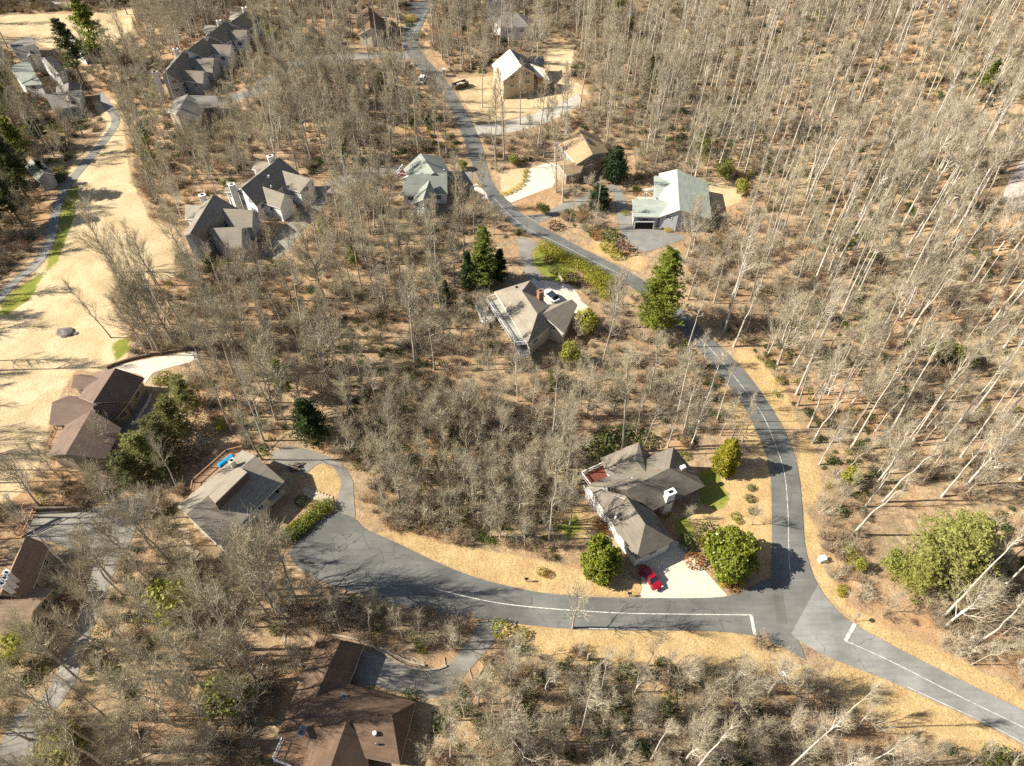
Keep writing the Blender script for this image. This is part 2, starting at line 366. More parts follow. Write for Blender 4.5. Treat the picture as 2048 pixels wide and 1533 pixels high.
def patch(name, poly, dz, mat, kind='structure', rnd=True, seg=3.0):
    if rnd:
        q = []; n = len(poly)
        for i in range(n):
            a, b = poly[i], poly[(i+1) % n]
            q += [(a[0]*.85+b[0]*.15, a[1]*.85+b[1]*.15), (a[0]*.15+b[0]*.85, a[1]*.15+b[1]*.85)]
        poly = q
    pts = [G(*p) for p in poly]
    bm = bmesh.new(); f = bm.faces.new([bm.verts.new((p.x, p.y, 0)) for p in pts])
    bmesh.ops.triangulate(bm, faces=[f])
    for _ in range(5):
        es = [e for e in bm.edges if e.calc_length() > seg]
        if not es: break
        bmesh.ops.subdivide_edges(bm, edges=es, cuts=1); bmesh.ops.triangulate(bm, faces=bm.faces)
    bmesh.ops.recalc_face_normals(bm, faces=bm.faces)
    if sum(f.normal.z for f in bm.faces) < 0: bmesh.ops.reverse_faces(bm, faces=bm.faces)
    for v in bm.verts: v.co.z = th(v.co.x, v.co.y)+dz
    me = bpy.data.meshes.new(name); bm.to_mesh(me); bm.free()
    return link(name, me, mat, None, kind)

mr = strip('main_road', ROAD_L, ROAD_R, 240, 5, 0.09, M['asphalt']); mr.data.materials.append(M['asphalt_old'])
_ys = G(1600, 1222).y
_row = next(i for i in range(120, 239) if mr.data.polygons[i*5+2].center.y < _ys)
for f in mr.data.polygons:
    if f.index//5 >= _row: f.material_index = 1
strip('cul_de_sac_road', CROSS_U, CROSS_D, 110, 6, 0.07, M['asphalt'])
ribbon('side_road', [(825,114),(790,112),(740,113),(690,115),(640,118),(590,128),(540,160),(500,190),(430,205)], 5.4, 0.06, M['asphalt_pale'])
ribbon('lane', [(945,352),(900,352),(850,345),(775,341),(710,352),(650,380),(610,430),(570,478),(540,515)], 5.0, 0.05, M['asphalt_pale'])
ribbon('golf_path', [(197,188),(219,216),(236,240),(219,269),(188,307),(156,344),(131,376),(113,413),(104,470),(94,499),(69,536),(31,561),(-20,620)], 2.6, 0.06, M['path'])
ribbon('pale_path', [(230,4),(180,14),(130,10),(60,4)], 4.0, 0.06, M['concrete'])
D = {}
D['driveway_a'] = ([(1273,1124),(1300,1132),(1281,1146),(1285,1177),(1277,1198),(1360,1199),(1439,1199),(1458,1190),(1380,1142),(1367,1124),(1378,1100),(1351,1080),(1310,1100)], M['concrete'])
D['driveway_b'] = ([(541,913),(571,890),(629,903),(682,924),(706,960),(708,1000),(712,1040),(662,1024),(675,1000),(684,965),(668,935),(640,925),(608,950),(583,945),(560,935)], M['asphalt_pale'])
D['driveway_c'] = ([(215,736),(252,727),(335,712),(395,702),(394,722),(330,738),(306,746),(289,770),(285,750)], M['concrete'])
D['parking_court'] = ([(262,795),(285,775),(300,800),(303,822),(278,867),(254,897),(215,905),(225,840)], M['asphalt_pale'])
D['driveway_d'] = ([(40,1072),(62,1026),(180,1022),(241,1000),(297,984),(288,1025),(266,1075),(225,1154),(207,1200),(188,1257),(163,1304),(156,1357),(120,1410),(90,1440),(60,1545),(-20,1545),(20,1440),(90,1390),(150,1280),(169,1194),(188,1144),(130,1090)], M['asphalt_pale'])
D['driveway_e'] = ([(728,1300),(771,1306),(806,1333),(849,1344),(893,1335),(930,1290),(966,1238),(1012,1246),(985,1290),(930,1350),(900,1385),(866,1398),(800,1385),(745,1370),(700,1366)], M['asphalt_pale'])
D['driveway_f'] = ([(1033,472),(1082,488),(1062,505),(1066,525),(1084,553),(1082,564),(1056,560),(1040,515)], M['asphalt_pale'])
D['forecourt'] = ([(1056,556),(1122,567),(1142,571),(1160,595),(1163,604),(1181,617),(1150,640),(1098,640),(1075,600)], M['concrete'])
D['driveway_g'] = ([(1225,368),(1240,372),(1254,406),(1262,440),(1266,452),(1303,456),(1360,470),(1374,477),(1324,495),(1283,507),(1241,468),(1231,410)], M['path'])
D['driveway_h'] = ([(1046,432),(1088,428),(1132,403),(1176,390),(1225,367),(1240,375),(1190,402),(1140,420),(1100,437),(1070,449)], M['asphalt_pale'])
D['driveway_i'] = ([(1000,388),(1051,369),(1057,338),(1101,325),(1112,372),(1063,390),(1018,408)], M['concrete'])
D['driveway_j'] = ([(936,376),(955,366),(982,398),(968,402)], M['concrete'])
D['gravel_drive'] = ([(944,252),(991,248),(1069,228),(1132,200),(1157,188),(1165,205),(1120,235),(1060,258),(1000,270),(955,275)], M['gravel'])
D['gravel_clearing'] = ([(2006,388),(2030,340),(2052,310),(2120,300),(2130,440),(2050,425),(2012,415)], M['palegravel'])
D['patio'] = ([(1283,378),(1318,376),(1320,398),(1270,400)], M['concrete'])
for k, (poly, mt) in D.items(): patch(k.rstrip('abcdefghij_').rstrip('_') if k.startswith('driveway') else k, poly, 0.055 if k != 'parking_court' else 0.04, mt)
ribbon('asphalt_patch', [(1553,1168),(1558,1205),(1563,1248)], 1.5, 0.115, M['asphalt_patch'])
# painted markings
def mark(pts, wd, name='centre_line'): return ribbon(name, pts, wd, 0.125, M['paint_line'])
mark([(869,1178),(938,1196),(1010,1210),(1104,1219),(1180,1224),(1250,1228),(1407,1230),(1504,1231)], 0.14)
mark([(1392,670),(1430,708),(1475,762),(1518,818),(1535,850),(1551,891),(1570,944),(1576,1025),(1577,1088),(1578,1132),(1582,1157)], 0.12)
mark([(1692,1283),(1784,1324),(1910,1390),(2048,1456),(2150,1508)], 0.11)
mark([(860,12),(840,45),(824,70)], 0.12)
mark([(986,395),(1020,433),(1060,463),(1110,484),(1170,515),(1235,547)], 0.10)
mark([(1502,1232),(1510,1272)], 0.55, 'stop_line'); mark([(1710,1248),(1690,1283)], 0.55, 'stop_line')
mark([(1178,1258),(1216,1259)], 0.12, 'edge_line')
mark([(1815,1375),(1894,1412),(1973,1447),(2048,1488)], 0.09, 'edge_line')
mark([(705,108),(740,104)], 0.2, 'edge_line')

LAWN = [
 [(-40,30),(130,28),(270,18),(262,62),(210,88),(100,98),(60,80),(-40,92)],
 [(160,205),(235,200),(248,250),(252,300),(262,360),(300,440),(345,460),(350,560),(250,560),(215,590),(240,650),(262,690),(250,735),(190,745),(150,740),(120,790),(100,830),(95,880),(60,900),(-60,960),(-60,640),(60,560),(110,500),(150,400),(120,380),(150,320),(190,290),(215,250),(190,215)],
 [(905,158),(985,152),(1000,190),(1100,188),(1150,190),(1120,210),(1060,228),(990,245),(950,240),(925,200)],
 [(1095,98),(1150,88),(1140,150),(1180,190),(1120,190),(1090,140)],
 [(1000,345),(1052,335),(1050,368),(1003,388)],
 [(1415,365),(1490,368),(1480,405),(1430,420)],
 [(0,865),(60,855),(90,905),(40,990),(0,1010)],
]
GOLD = [
 [(745,1068),(800,1058),(860,1082),(930,1092),(1150,1135),(1290,1165),(1276,1196),(1180,1193),(1088,1187),(1010,1171),(931,1149),(853,1115),(778,1078),(730,1058)],
 [(1432,960),(1470,940),(1541,930),(1545,1110),(1532,1135),(1500,1085),(1440,1060),(1380,1040),(1370,1010),(1420,1005)],
 [(1598,850),(1632,900),(1645,985),(1615,1020),(1605,1025),(1598,944)],
 [(1606,1020),(1640,1060),(1645,1130),(1700,1215),(1790,1260),(1900,1310),(2070,1395),(2070,1430),(1941,1371),(1847,1324),(1739,1267),(1645,1188),(1609,1097)],
 [(975,1238),(1158,1262),(1427,1263),(1504,1270),(1554,1290),(1610,1335),(1600,1390),(1450,1340),(1300,1330),(1150,1330),(1000,1300)],
 [(1670,1321),(1752,1352),(1894,1415),(2070,1505),(2070,1560),(1900,1490),(1780,1460),(1690,1420),(1655,1350)],
 [(612,915),(668,935),(684,965),(672,1000),(640,1005),(620,960)],
 [(1440,770),(1490,815),(1525,890),(1541,940),(1500,900),(1450,830)],
 [(1460,700),(1504,759),(1563,850),(1600,860),(1570,780),(1500,700)],
 [(1165,495),(1240,530),(1280,545),(1300,520),(1200,480)],
 [(1120,1010),(1170,1010),(1200,1060),(1150,1090),(1100,1060)],
]
GREEN = [
 [(140,368),(158,372),(150,430),(132,480),(112,530),(92,545),(100,500),(118,430)],
 [(1066,500),(1085,490),(1150,540),(1165,570),(1120,566),(1085,552),(1066,525)],
 [(1395,945),(1430,935),(1462,1000),(1440,1020),(1400,1010)], [(60,560),(92,540),(60,600),(0,640),(0,600)],
 [(225,690),(255,670),(262,700),(230,725)], [(1345,1040),(1375,1030),(1400,1080),(1370,1100)],
 [(1110,1050),(1150,1030),(1170,1060),(1130,1080)],
]
def wpoly(poly): return [tuple(G(*p))[:2] for p in poly]
xs = np.concatenate([[-3000, -1500, -800, -500, -380, -320], np.arange(-280, 350, 1.4), [400, 480, 650, 1000, 1800, 3000]])
ys = np.concatenate([[-2000, -900, -400, -200, -120, -80], np.arange(-50, 430, 1.4), [480, 560, 700, 1000, 1800, 4000]])
X, Y = np.meshgrid(xs, ys)
Z = TH(X, Y)
nx, ny = len(xs), len(ys)
V = np.stack([X, Y, Z], -1).reshape(-1, 3)
ii = (np.arange(ny-1)[:, None]*nx + np.arange(nx-1)[None]).ravel()
F = np.stack([ii, ii+1, ii+1+nx, ii+nx], 1)
gme = arr_mesh('ground', V, F, [M['ground']])
mask = np.zeros((len(V), 4), np.float32); mask[:, 3] = 1
for ch, polys in ((0, LAWN), (1, GREEN), (2, GOLD)):
    for poly in polys:
        wp = wpoly(poly); a = np.array(wp); lo = a.min(0)-3; hi = a.max(0)+3
        sel = (V[:, 0] > lo[0]) & (V[:, 0] < hi[0]) & (V[:, 1] > lo[1]) & (V[:, 1] < hi[1]); idx = np.nonzero(sel)[0]
        d = polydist(V[idx, 0], V[idx, 1], wp)
        mask[idx, ch] = np.maximum(mask[idx, ch], np.clip(0.5-d/2.4, 0, 1))
ca = gme.color_attributes.new('gmask', 'FLOAT_COLOR', 'POINT'); ca.data.foreach_set('color', mask.ravel())
gme.polygons.foreach_set('use_smooth', [True]*len(gme.polygons))
link('ground', gme, [M['ground']], None, 'structure')
# ------------------------------------------------------------------ houses
FOOT = []      # footprints (world polygons) that keep trees and windows out
def boundary(nv, faces):
    e = {}
    for f in faces:
        for i in range(len(f)):
            a, b = f[i], f[(i+1) % len(f)]
            if (b, a) in e: del e[(b, a)]
            else: e[(a, b)] = 1
    nx_ = {a: b for a, b in e}
    s = next(iter(nx_)); loop = [s]
    while True:
        t = nx_.get(loop[-1])
        if t is None or t == s or len(loop) > 40: break
        loop.append(t)
    return loop
def roof_obj(V, faces, roofm, trim, parent, th_=0.22, name='roof'):
    me = MB(); n = len(V); up = [Vector(v) for v in V]
    fs = []
    for f in faces:
        a, b, c = up[f[0]], up[f[1]], up[f[2]]
        nz = (b-a).cross(c-a).z
        fs.append(tuple(f) if nz > 0 else tuple(reversed(f)))
    lp = boundary(n, fs); tf = []
    for f in fs:
        if len(f) == 4:
            a, b, c, d = f
            # split a quad along the diagonal that lies higher, so that a roof never sags
            tf += [(a, b, c), (a, c, d)] if (up[a].z+up[c].z) > (up[b].z+up[d].z) else [(b, c, d), (b, d, a)]
        elif len(f) == 3: tf.append(f)
        else:
            for t in tessellate_polygon([[Vector((up[i].x, up[i].y, 0)) for i in f]]):
                t = [f[i] for i in t]; nz = (up[t[1]]-up[t[0]]).cross(up[t[2]]-up[t[0]]).z
                tf.append(tuple(t) if nz > 0 else tuple(reversed(t)))
    fs = tf
    me.add(up, fs, 0)
    lo = [v-Vector((0, 0, th_)) for v in up]
    me.add(lo, [tuple(reversed(f)) for f in fs], 1)
    k = len(lp)
    vs = [up[i] for i in lp]+[lo[i] for i in lp]
    me.add(vs, [(k+i, k+(i+1) % k, (i+1) % k, i) for i in range(k)], 1)
    o = me.build(name, [roofm, trim], parent)
    return o, [up[i] for i in lp]
def planar(V, faces):
    cnt = {}
    for f in faces:
        for i in f: cnt[i] = cnt.get(i, 0)+1
    for f in faces:
        if len(f) > 4:
            a, b = V[f[0]], V[f[1]]; ax = Vector((b.x-a.x, b.y-a.y)).normalized()
            far = max(f[2:], key=lambda i: (5-V[i].z)*3+abs((V[i].x-a.x)*ax.y-(V[i].y-a.y)*ax.x)); nn = (b-a).cross(V[far]-a); c = Vector((0, 0, CAMH))
            for i in f[2:]:
                if cnt[i] > 1 or i == far: continue
                d = V[i]-c; dn = d.dot(nn)
                if abs(dn) < 1e-6: continue
                q = c+d*((a-c).dot(nn)/dn)
                if abs(q.z-V[i].z) < 1.8: V[i] = q
            continue
        if len(f) < 4: continue
        free = [i for i in f if cnt[i] == 1]
        if not free: continue
        k = max(free, key=lambda i: -V[i].z); o = [V[i] for i in f if i != k]
        nn = (o[1]-o[0]).cross(o[2]-o[0])
        c = Vector((0, 0, CAMH)); d = V[k]-c; dn = d.dot(nn)
        if abs(dn) < 1e-6: continue
        t = (o[0]-c).dot(nn)/dn; q = c+d*t
        if abs(q.z-V[k].z) < 1.6: V[k] = q
def inset(loop, d):
    n = len(loop); out = []
    A = sum(loop[i].x*loop[(i+1) % n].y-loop[(i+1) % n].x*loop[i].y for i in range(n))
    sg = 1 if A > 0 else -1
    for i in range(n):
        p, q, r = loop[i-1], loop[i], loop[(i+1) % n]
        d1 = Vector((q.x-p.x, q.y-p.y)); d2 = Vector((r.x-q.x, r.y-q.y))
        if d1.length < 1e-6 or d2.length < 1e-6: out.append(q.copy()); continue
        d1.normalize(); d2.normalize()
        n1 = Vector((-d1.y, d1.x))*sg; n2 = Vector((-d2.y, d2.x))*sg
        m = n1+n2
        if m.length < 0.2: m = n1
        else: m = m/ max(0.35, m.dot(n1)) if m.dot(n1) != 0 else n1
        out.append(Vector((q.x+m.x*d, q.y+m.y*d, q.z)))
    return out
def window_on(c, xdir, nrm, wd, ht, parent, fm):
    f = MB(); R = Matrix((xdir, nrm*-1, Vector((0, 0, 1)))).transposed()
    c = c+nrm*0.03
    for dx, dz, sx, sz in ((-wd/2, 0, .1, ht+.2), (wd/2, 0, .1, ht+.2), (0, -ht/2, wd+.1, .12), (0, ht/2, wd+.1, .12), (0, 0, wd, .05), (0, 0, .05, ht)):
        f.box(c+xdir*dx+Vector((0, 0, dz)), (sx, .1, sz), R=R)
    w_ = f.build('window', fm, parent)
    g = MB(); g.box(c-nrm*0.02, (wd-.06, .04, ht-.06), R=R); g.build('pane', M['glass'], w_)
def prism_walls(loop, zb, wallm, parent, ins=0.45, drop=0.12, win=True, trim=None, name='wall', others=()):
    lp = inset(loop, ins); me = MB(); n = len(lp)
    A = sum(lp[i].x*lp[(i+1) % n].y-lp[(i+1) % n].x*lp[i].y for i in range(n)); sg = 1 if A > 0 else -1
    for i in range(n):
        a, b = lp[i], lp[(i+1) % n]
        q = [Vector((a.x, a.y, zb)), Vector((b.x, b.y, zb)), Vector((b.x, b.y, b.z-drop)), Vector((a.x, a.y, a.z-drop))]
        me.add(q, [(0, 1, 2, 3) if sg > 0 else (3, 2, 1, 0)])
    wo = me.build(name, wallm, parent)
    if win:
        for i in range(n):
            a, b = lp[i], lp[(i+1) % n]; d = Vector((b.x-a.x, b.y-a.y, 0)); L = d.length
            if L < 2.6: continue
            x = d.normalized(); nr = Vector((x.y, -x.x, 0))*sg; k = max(1, int(L/3.4))
            for j in range(k):
                t = (j+0.5)/k; m = a.lerp(b, t); top = m.z-drop-0.55
                for lev in range(2 if m.z-max(zb, th(m.x, m.y)) > 5.6 else 1):
                    zc = top-0.65-lev*2.7
                    c = Vector((m.x, m.y, zc))
                    if zc-0.7 < th(m.x, m.y)+0.3: continue
                    if any(inpoly(np.array(c.x+nr.x*.4), np.array(c.y+nr.y*.4), o_) for o_ in others): continue
                    window_on(c, x, nr, 1.1 if j % 3 else 1.5, 1.2, parent, trim)
    return wo
def chimney(parent, px, py, top, wd, dp, mat, zb, rz=0.0, cap=True, part='chimney'):
    p = P(px, py, top); m = MB(); m.box((p.x, p.y, (top+zb)/2), (wd, dp, top-zb), rz)
    if cap:
        m.box((p.x, p.y, top+.06), (wd+.2, dp+.2, .14), rz); m.box((p.x, p.y, top+.18), (wd*.45, dp*.45, .2), rz, 1)
    m.build(part, [mat, M['dark']], parent)
def rail_line(pts, mat, parent, h=1.0, name='railing', balusters=True):
    m = MB()
    for a, b in zip(pts, pts[1:]):
        L = (b-a).length
        if L < .1: continue
        m.bar(a+Vector((0, 0, h)), b+Vector((0, 0, h)), .16, .09); m.bar(a+Vector((0, 0, .15)), b+Vector((0, 0, .15)), .06, .06)
        k = max(1, int(L/1.8))
        for i in range(k+1):
            p = a.lerp(b, i/k); m.bar(p, p+Vector((0, 0, h+.1)), .12, .12)
        if balusters:
            k = int(L/.22)
            for i in range(1, k):
                p = a.lerp(b, i/k); m.bar(p+Vector((0, 0, .1)), p+Vector((0, 0, h)), .045, .045)
    return m.build(name, mat, parent)
def deck(parent, poly, h, fm, rm, rails, zb, board=0.0, bal=True):
    pts = [P(px, py, h) for px, py in poly]; n = len(pts)
    m = MB(); lo = [p-Vector((0, 0, .2)) for p in pts]
    A = sum(pts[i].x*pts[(i+1) % n].y-pts[(i+1) % n].x*pts[i].y for i in range(n))
    f = tuple(range(n)) if A > 0 else tuple(range(n-1, -1, -1))
    m.add(pts, [f]); m.add(lo, [tuple(reversed(f))]); m.add(pts+lo, [(i, (i+1) % n, n+(i+1) % n, n+i) for i in range(n)])
    m.build('deck_floor', fm, parent)
    for p in pts:
        q = MB(); q.bar(Vector((p.x, p.y, zb)), p-Vector((0, 0, .1)), .18, .18); q.build('deck_post', rm, parent)
    rail_line([pts[i % n] for i in rails], rm, parent, balusters=bal)
    FOOT.append([(p.x, p.y) for p in pts])
    return pts

def house(name, label, vols, roofm, wallm, trim, base, group=None, zb_off=-1.5, win=True, cat='house', rtrim=None):
    g = G(*base); z0 = g.z
    o = tag(empty(name, (0, 0, 0)), label, cat, group)
    built = []
    for vol in vols:
        V = []; 
        if vol[0] == 'g':        # gable: ridge A, ridge B, eave A, eave B (far side mirrored unless given)
            a, b, ea, eb = [P(p[0], p[1], p[2]+z0) for p in vol[1:5]]
            if len(vol) > 6: ea2, eb2 = [P(p[0], p[1], p[2]+z0) for p in vol[5:7]]
            else:
                d = Vector((b.x-a.x, b.y-a.y)).normalized(); nn = Vector((-d.y, d.x))
                def mir(p): 
                    k = 2*(Vector((p.x-a.x, p.y-a.y)).dot(nn)); return Vector((p.x-nn.x*k, p.y-nn.y*k, p.z))
                ea2, eb2 = mir(ea), mir(eb)
            V = [a, b, ea, eb, ea2, eb2]; Fc = [(0, 1, 3, 2), (1, 0, 4, 5)]
        else:
            V = [P(p[0], p[1], p[2]+z0) for p in vol[1]]; Fc = vol[2]
        planar(V, Fc); built.append((V, Fc))
    loops = []
    for V, Fc in built:
        ro, lp = roof_obj(V, Fc, roofm, rtrim or trim, o); loops.append(lp)
    for k, lp in enumerate(loops):
        others = [[(p.x, p.y) for p in q] for j, q in enumerate(loops) if j != k]
        prism_walls(lp, z0+zb_off, wallm, o, trim=trim, win=win, others=others)
        FOOT.append([(p.x, p.y) for p in lp])
    return o, z0
def vent(parent, px, py, z, s=.35, mat='metal'):
    p = P(px, py, z); m = MB(); m.cyl(p-Vector((0, 0, .35)), p+Vector((0, 0, .25)), s/2, 8); m.build('roof_vent', M[mat], parent)
def skylight(parent, px, py, z, wd, ln, rz, tilt, ax):
    p = P(px, py, z); R = Matrix.Rotation(rz, 3, 'Z') @ Matrix.Rotation(tilt, 3, ax)
    m = MB(); m.box(p, (wd+.2, ln+.2, .3), R=R); s = m.build('skylight', M['metal'], parent)
    g = MB(); g.box(p+Vector((0, 0, .04)), (wd, ln, .3), R=R); g.build('pane', M['glass'], s)

# --- the taupe-roofed house at the junction
H1, z1 = house('house', 'taupe hip-roofed house with white siding and a small red-boarded deck, at the road junction', [
  ('p', [(1252.3,992.8,7.4),(1290.4,1048,7.4),(1273,1120,4.0),(1349,1082,4.0),(1306,1022,4.0),(1175,970,4.0)], [(0,1,2,5),(1,3,2),(0,4,3,1)]),
  ('p', [(1254,980,7.5),(1338.9,936.3,7.5),(1347,894.5,7.5),(1374.8,926.8,4.2),(1410,972.3,4.0),(1306,1022,4.0),(1304,909,4.1),(1221,951,4.0),(1175,970,4.0)], [(0,1,4,5),(1,2,3,4),(1,0,8,7,6,2),(0,5,8)]),
  ('p', [(1278,884.2,7.2),(1270.6,918,7.2),(1294.1,948.8,6.2),(1301.5,910.6,4.2),(1201,916.5,4.0),(1212,945,4.0),(1222,951,4.2)], [(0,1,2,3),(0,4,5,6,1),(1,6,2)]),
 ], M['r_junction'], M['white'], M['white'], (1300,1050), zb_off=-2.5, rtrim=M['r_junction'])
chimney(H1, 1341, 985, 6.4+z1, 1.7, 1.0, M['white'], z1-.5, 0.45)
deck(H1, [(1162,951),(1208,930),(1224,956),(1180,974)], 2.6+z1, M['deckred'], M['white'], [3,0,1,2], z1-2)
for px, py in ((1244,981),(1264,958),(1273,957),(1231,1035),(1233,1027)): vent(H1, px, py, 6.0+z1, .4, 'white')
vent(H1, 1315, 941, 6.9+z1, .55, 'brick')
sk = P(1366, 935, 6.4+z1); m = MB(); m.box(sk, (.9, .7, .5), .4); m.build('roof_hatch', M['white'], H1)
a0, a1 = P(1167,977,2.6+z1), P(1188,1026,-.3+z1); b0, b1 = P(1179,977,2.6+z1), P(1201,1024,-.3+z1)
for a, b in ((a0, a1), (b0, b1)): rail_line([a, b], M['white'], H1, name='stair_rail', balusters=False)
stm = MB(); c0 = Vector((0, 0, 0)); stm.bar(a0*.96+b0*.04-Vector((0,0,0)), b0*.96+a0*.04, .3, .06)
for i in range(14):
    a = a0.lerp(a1, (i+.5)/14); b = b0.lerp(b1, (i+.5)/14); q = MB(); q.bar(a, b, .3, .06); q.build('step', M['deckred'], H1)

# --- brown hip-roofed house at the bottom
H2, z2 = house('house', 'big brown hip-roofed house with skylights, below the cul-de-sac', [
  ('g', (682,1280,4.9), (630,1396,4.9), (638,1269,3.0), (588,1391,3.0), (728,1291,2.4), (698,1369,2.6)),
  ('p', [(630,1396,4.9),(784,1430,4.9),(698,1369,2.6),(832,1404,2.4),(812,1480,2.4),(800,1530,2.4),(614,1493,2.6),(552,1476,2.5),(588,1391,2.9)], [(0,8,2),(0,2,3,1),(1,3,4,5),(0,1,5,6),(0,6,7,8)]),
  ('g', (694,1441,4.7), (652,1560,4.7), (622,1478,2.8), (596,1545,2.8), (730,1490,2.8), (745,1570,2.6)),
 ], M['r_brown'], M['brown_siding'], M['cream'], (700,1420), zb_off=-1.8)
for px, py, r in ((685,1399,-.3),(717,1417,-.3),(604,1463,-.2)): skylight(H2, px, py, 4.1+z2, .7, 1.3, r, -.2, 'X')
vent(H2, 749, 1467, 4.2+z2, .6, 'white'); vent(H2, 752, 1488, 3.8+z2, .25)
deck(H2, [(567,1480),(614,1494),(604,1545),(548,1521)], 1.6+z2, M['deckbrown'], M['white'], [0,3,2], z2-2, bal=False)

# --- taupe house with the raised west slope
H3, z3 = house('house', 'pale taupe roofed house whose raised roof edge shades its lower slope', [
  ('p', [(510.5,911.7,6.2),(372,1029,6.2),(485,900.3,3.6),(355.5,1013,3.6),(568.6,962.8,3.4),(437,1091,3.4)], [(0,1,3,2),(1,0,4,5)]),
 ], M['r_taupe'], M['cream'], M['white'], (470,1010), zb_off=-2.2)
V = [P(481,936,6.3+z3), P(418,992,6.3+z3), P(430.5,1006,7.6+z3), P(494,944.5,7.6+z3)]
o, lp = roof_obj(V, [(0,1,2,3)], M['r_taupe'], M['white'], H3, .2, 'raised_roof')
m = MB(); a, b = V[3].lerp(V[0], .08), V[2].lerp(V[1], .08); dz = Vector((0,0,.18))
a -= dz; b -= dz; c, d = V[0]-Vector((0,0,.2)), V[1]-Vector((0,0,.2))
lo = lambda p, z: Vector((p.x, p.y, z))
m.add([a, b, lo(b, z3+3.4), lo(a, z3+3.4), c, d, lo(d, z3+3.4), lo(c, z3+3.4)], [(0,1,2,3),(4,0,3,7),(1,5,6,2)]); m.build('clerestory_wall', M['brown_siding'], H3)
chimney(H3, 463, 922, 7.0+z3, .9, .8, M['cream'], z3+3, .75)
pts = deck(H3, [(487,899),(455,906.5),(388,966.5),(385,984),(372,1000),(400,985),(470,925)], 1.9+z3, M['deckbrown'], M['deckbrown'], [0,1,2,3], z3-2)
H3b = MB(); p = P(452,921,2.4+z3); H3b.box(p, (.7,3.4,.5), -.75, 0, .8); o = H3b.build('pool_cover', M['blue']); tag(o, 'bright blue long covered tub on the deck of the pale taupe house', 'cover')
for k, (px, py, L) in enumerate(((560,975,2.2),(548,992,2.2))):
    p = P(px, py, 2.9+z3); m = MB(); m.box(p, (L, 1.6, .18), .85); m.build('porch_roof', M['r_taupe'], H3)

# --- dark brown house on the left
H4, z4 = house('house', 'dark brown roofed house with several gables beside the tan lawn', [
  ('g', (231,736.5,7.0), (186,806,7.0), (194,744,4.6), (157,794,4.4), (289,756,3.4), (259,804,3.2)),
  ('g', (148,751.5,5.6), (200,757.5,5.6), (142,775.5,4.0), (176,779,4.0)),
  ('g', (104,804.5,6.0), (192,811.5,6.0), (98.5,848.5,3.6), (185,852,3.6), (137.5,791.5,3.6), (190,796,3.8)),
  ('g', (183,821,6.4), (132,907.5,6.4), (131,850,3.8), (95,911,3.6)),
  ('g', (186,812,6.3), (259,804.5,4.6), (190,845,3.4), (232,838,3.2)),
 ], M['r_dkbrown'], M['tan_siding'], M['cream'], (190,830), zb_off=-2.2)
vent(H4, 223, 790, 5.6+z4, .35); vent(H4, 199, 768, 5.9+z4, .3)
deck(H4, [(116,848),(133,852),(115,890),(97,892),(112,860)], 2.2+z4, M['deckbrown'], M['deckbrown'], [0,4,3], z4-2, bal=False)

# --- brown house cut by the left edge
H5, z5 = house('house', 'brown roofed house with three white chimney pots, cut by the left edge', [
  ('g', (52.7,1072,6.6), (2,1187,6.6), (100,1090,3.6), (58,1200,3.6)),
  ('g', (-30,1221.7,5.6), (66,1221.7,5.6), (-20,1290,3.4), (50,1290,3.4), (-30,1165,3.4), (107,1178,3.4)),
 ], M['r_mbrown'], M['tan_siding'], M['cream'], (40,1190), zb_off=-2)
for px, py in ((13,1146),(9.5,1157),(4,1168)): chimney(H5, px, py, 8.2+z5, .9, .7, M['white'], z5+5, -.5, part='chimney')
st = tag(empty('garden_stair', (0,0,0)), 'brown timber stair with rails beside the pale parking pad at the left', 'stair')
a, b = P(55,1027,z5+2.4), P(35,1072,z5+.3); off = Vector((1.3, .5, 0)); FOOT.append([(a.x-1,a.y+1),(a.x+2,a.y+1),(b.x+2,b.y-1),(b.x-1,b.y-1)])
for i in range(16):
    p = a.lerp(b, i/15); q = MB(); q.bar(p, p+off, .32, .08); q.build('step', M['deckbrown'], st)
for s_ in (Vector((0,0,0)), off): rail_line([a+s_, b+s_], M['deckbrown'], st, name='handrail', balusters=False)

# --- taupe house in the middle with white decks
H6, z6 = house('house', 'taupe roofed house with long white deck rails behind bare trees, white car in its court', [
  ('p', [(1060.8,561.2,7.4),(1043.7,582.5,7.4),(1075,628,7.4),(988.2,583.8,4.2),(1006,610,4.0),(1055,690,4.0),(1078,581,4.2),(1080,594,4.2),(1098.5,612.6,4.0),(1118,640,4.0)], [(0,1,3),(1,2,5,4,3),(1,0,6,7,8,9,2),(2,9,5)]),
  ('g', (1143.7,598.9,5.4), (1083,629,6.6), (1098.5,612.6,4.0), (1070,622,4.6), (1155,610,3.6), (1128,668,3.6)),
 ], M['r_taupe'], M['cream'], M['white'], (1065,640), zb_off=-3)
chimney(H6, 1081, 583, 7.4+z6, 1.2, 1.0, M['brick'], z6, .5); vent(H6, 1033, 575, 6.6+z6, .5, 'dark'); vent(H6, 1030, 584, 6.2+z6, .35, 'dark')
deck(H6, [(972,602),(994,594),(1006,612),(1056,688),(1031,692)], 2.8+z6, M['deckgrey'], M['white'], [1,0,4,3], z6-3)
deck(H6, [(951,617),(970,606),(990,640),(966,652)], .9+z6, M['deckgrey'], M['white'], [1,0,3,2], z6-3)
deck(H6, [(1024,684),(1052,676),(1060,715),(1040,720)], 1.6+z6, M['deckgrey'], M['white'], [0,3,2,1], z6-3)

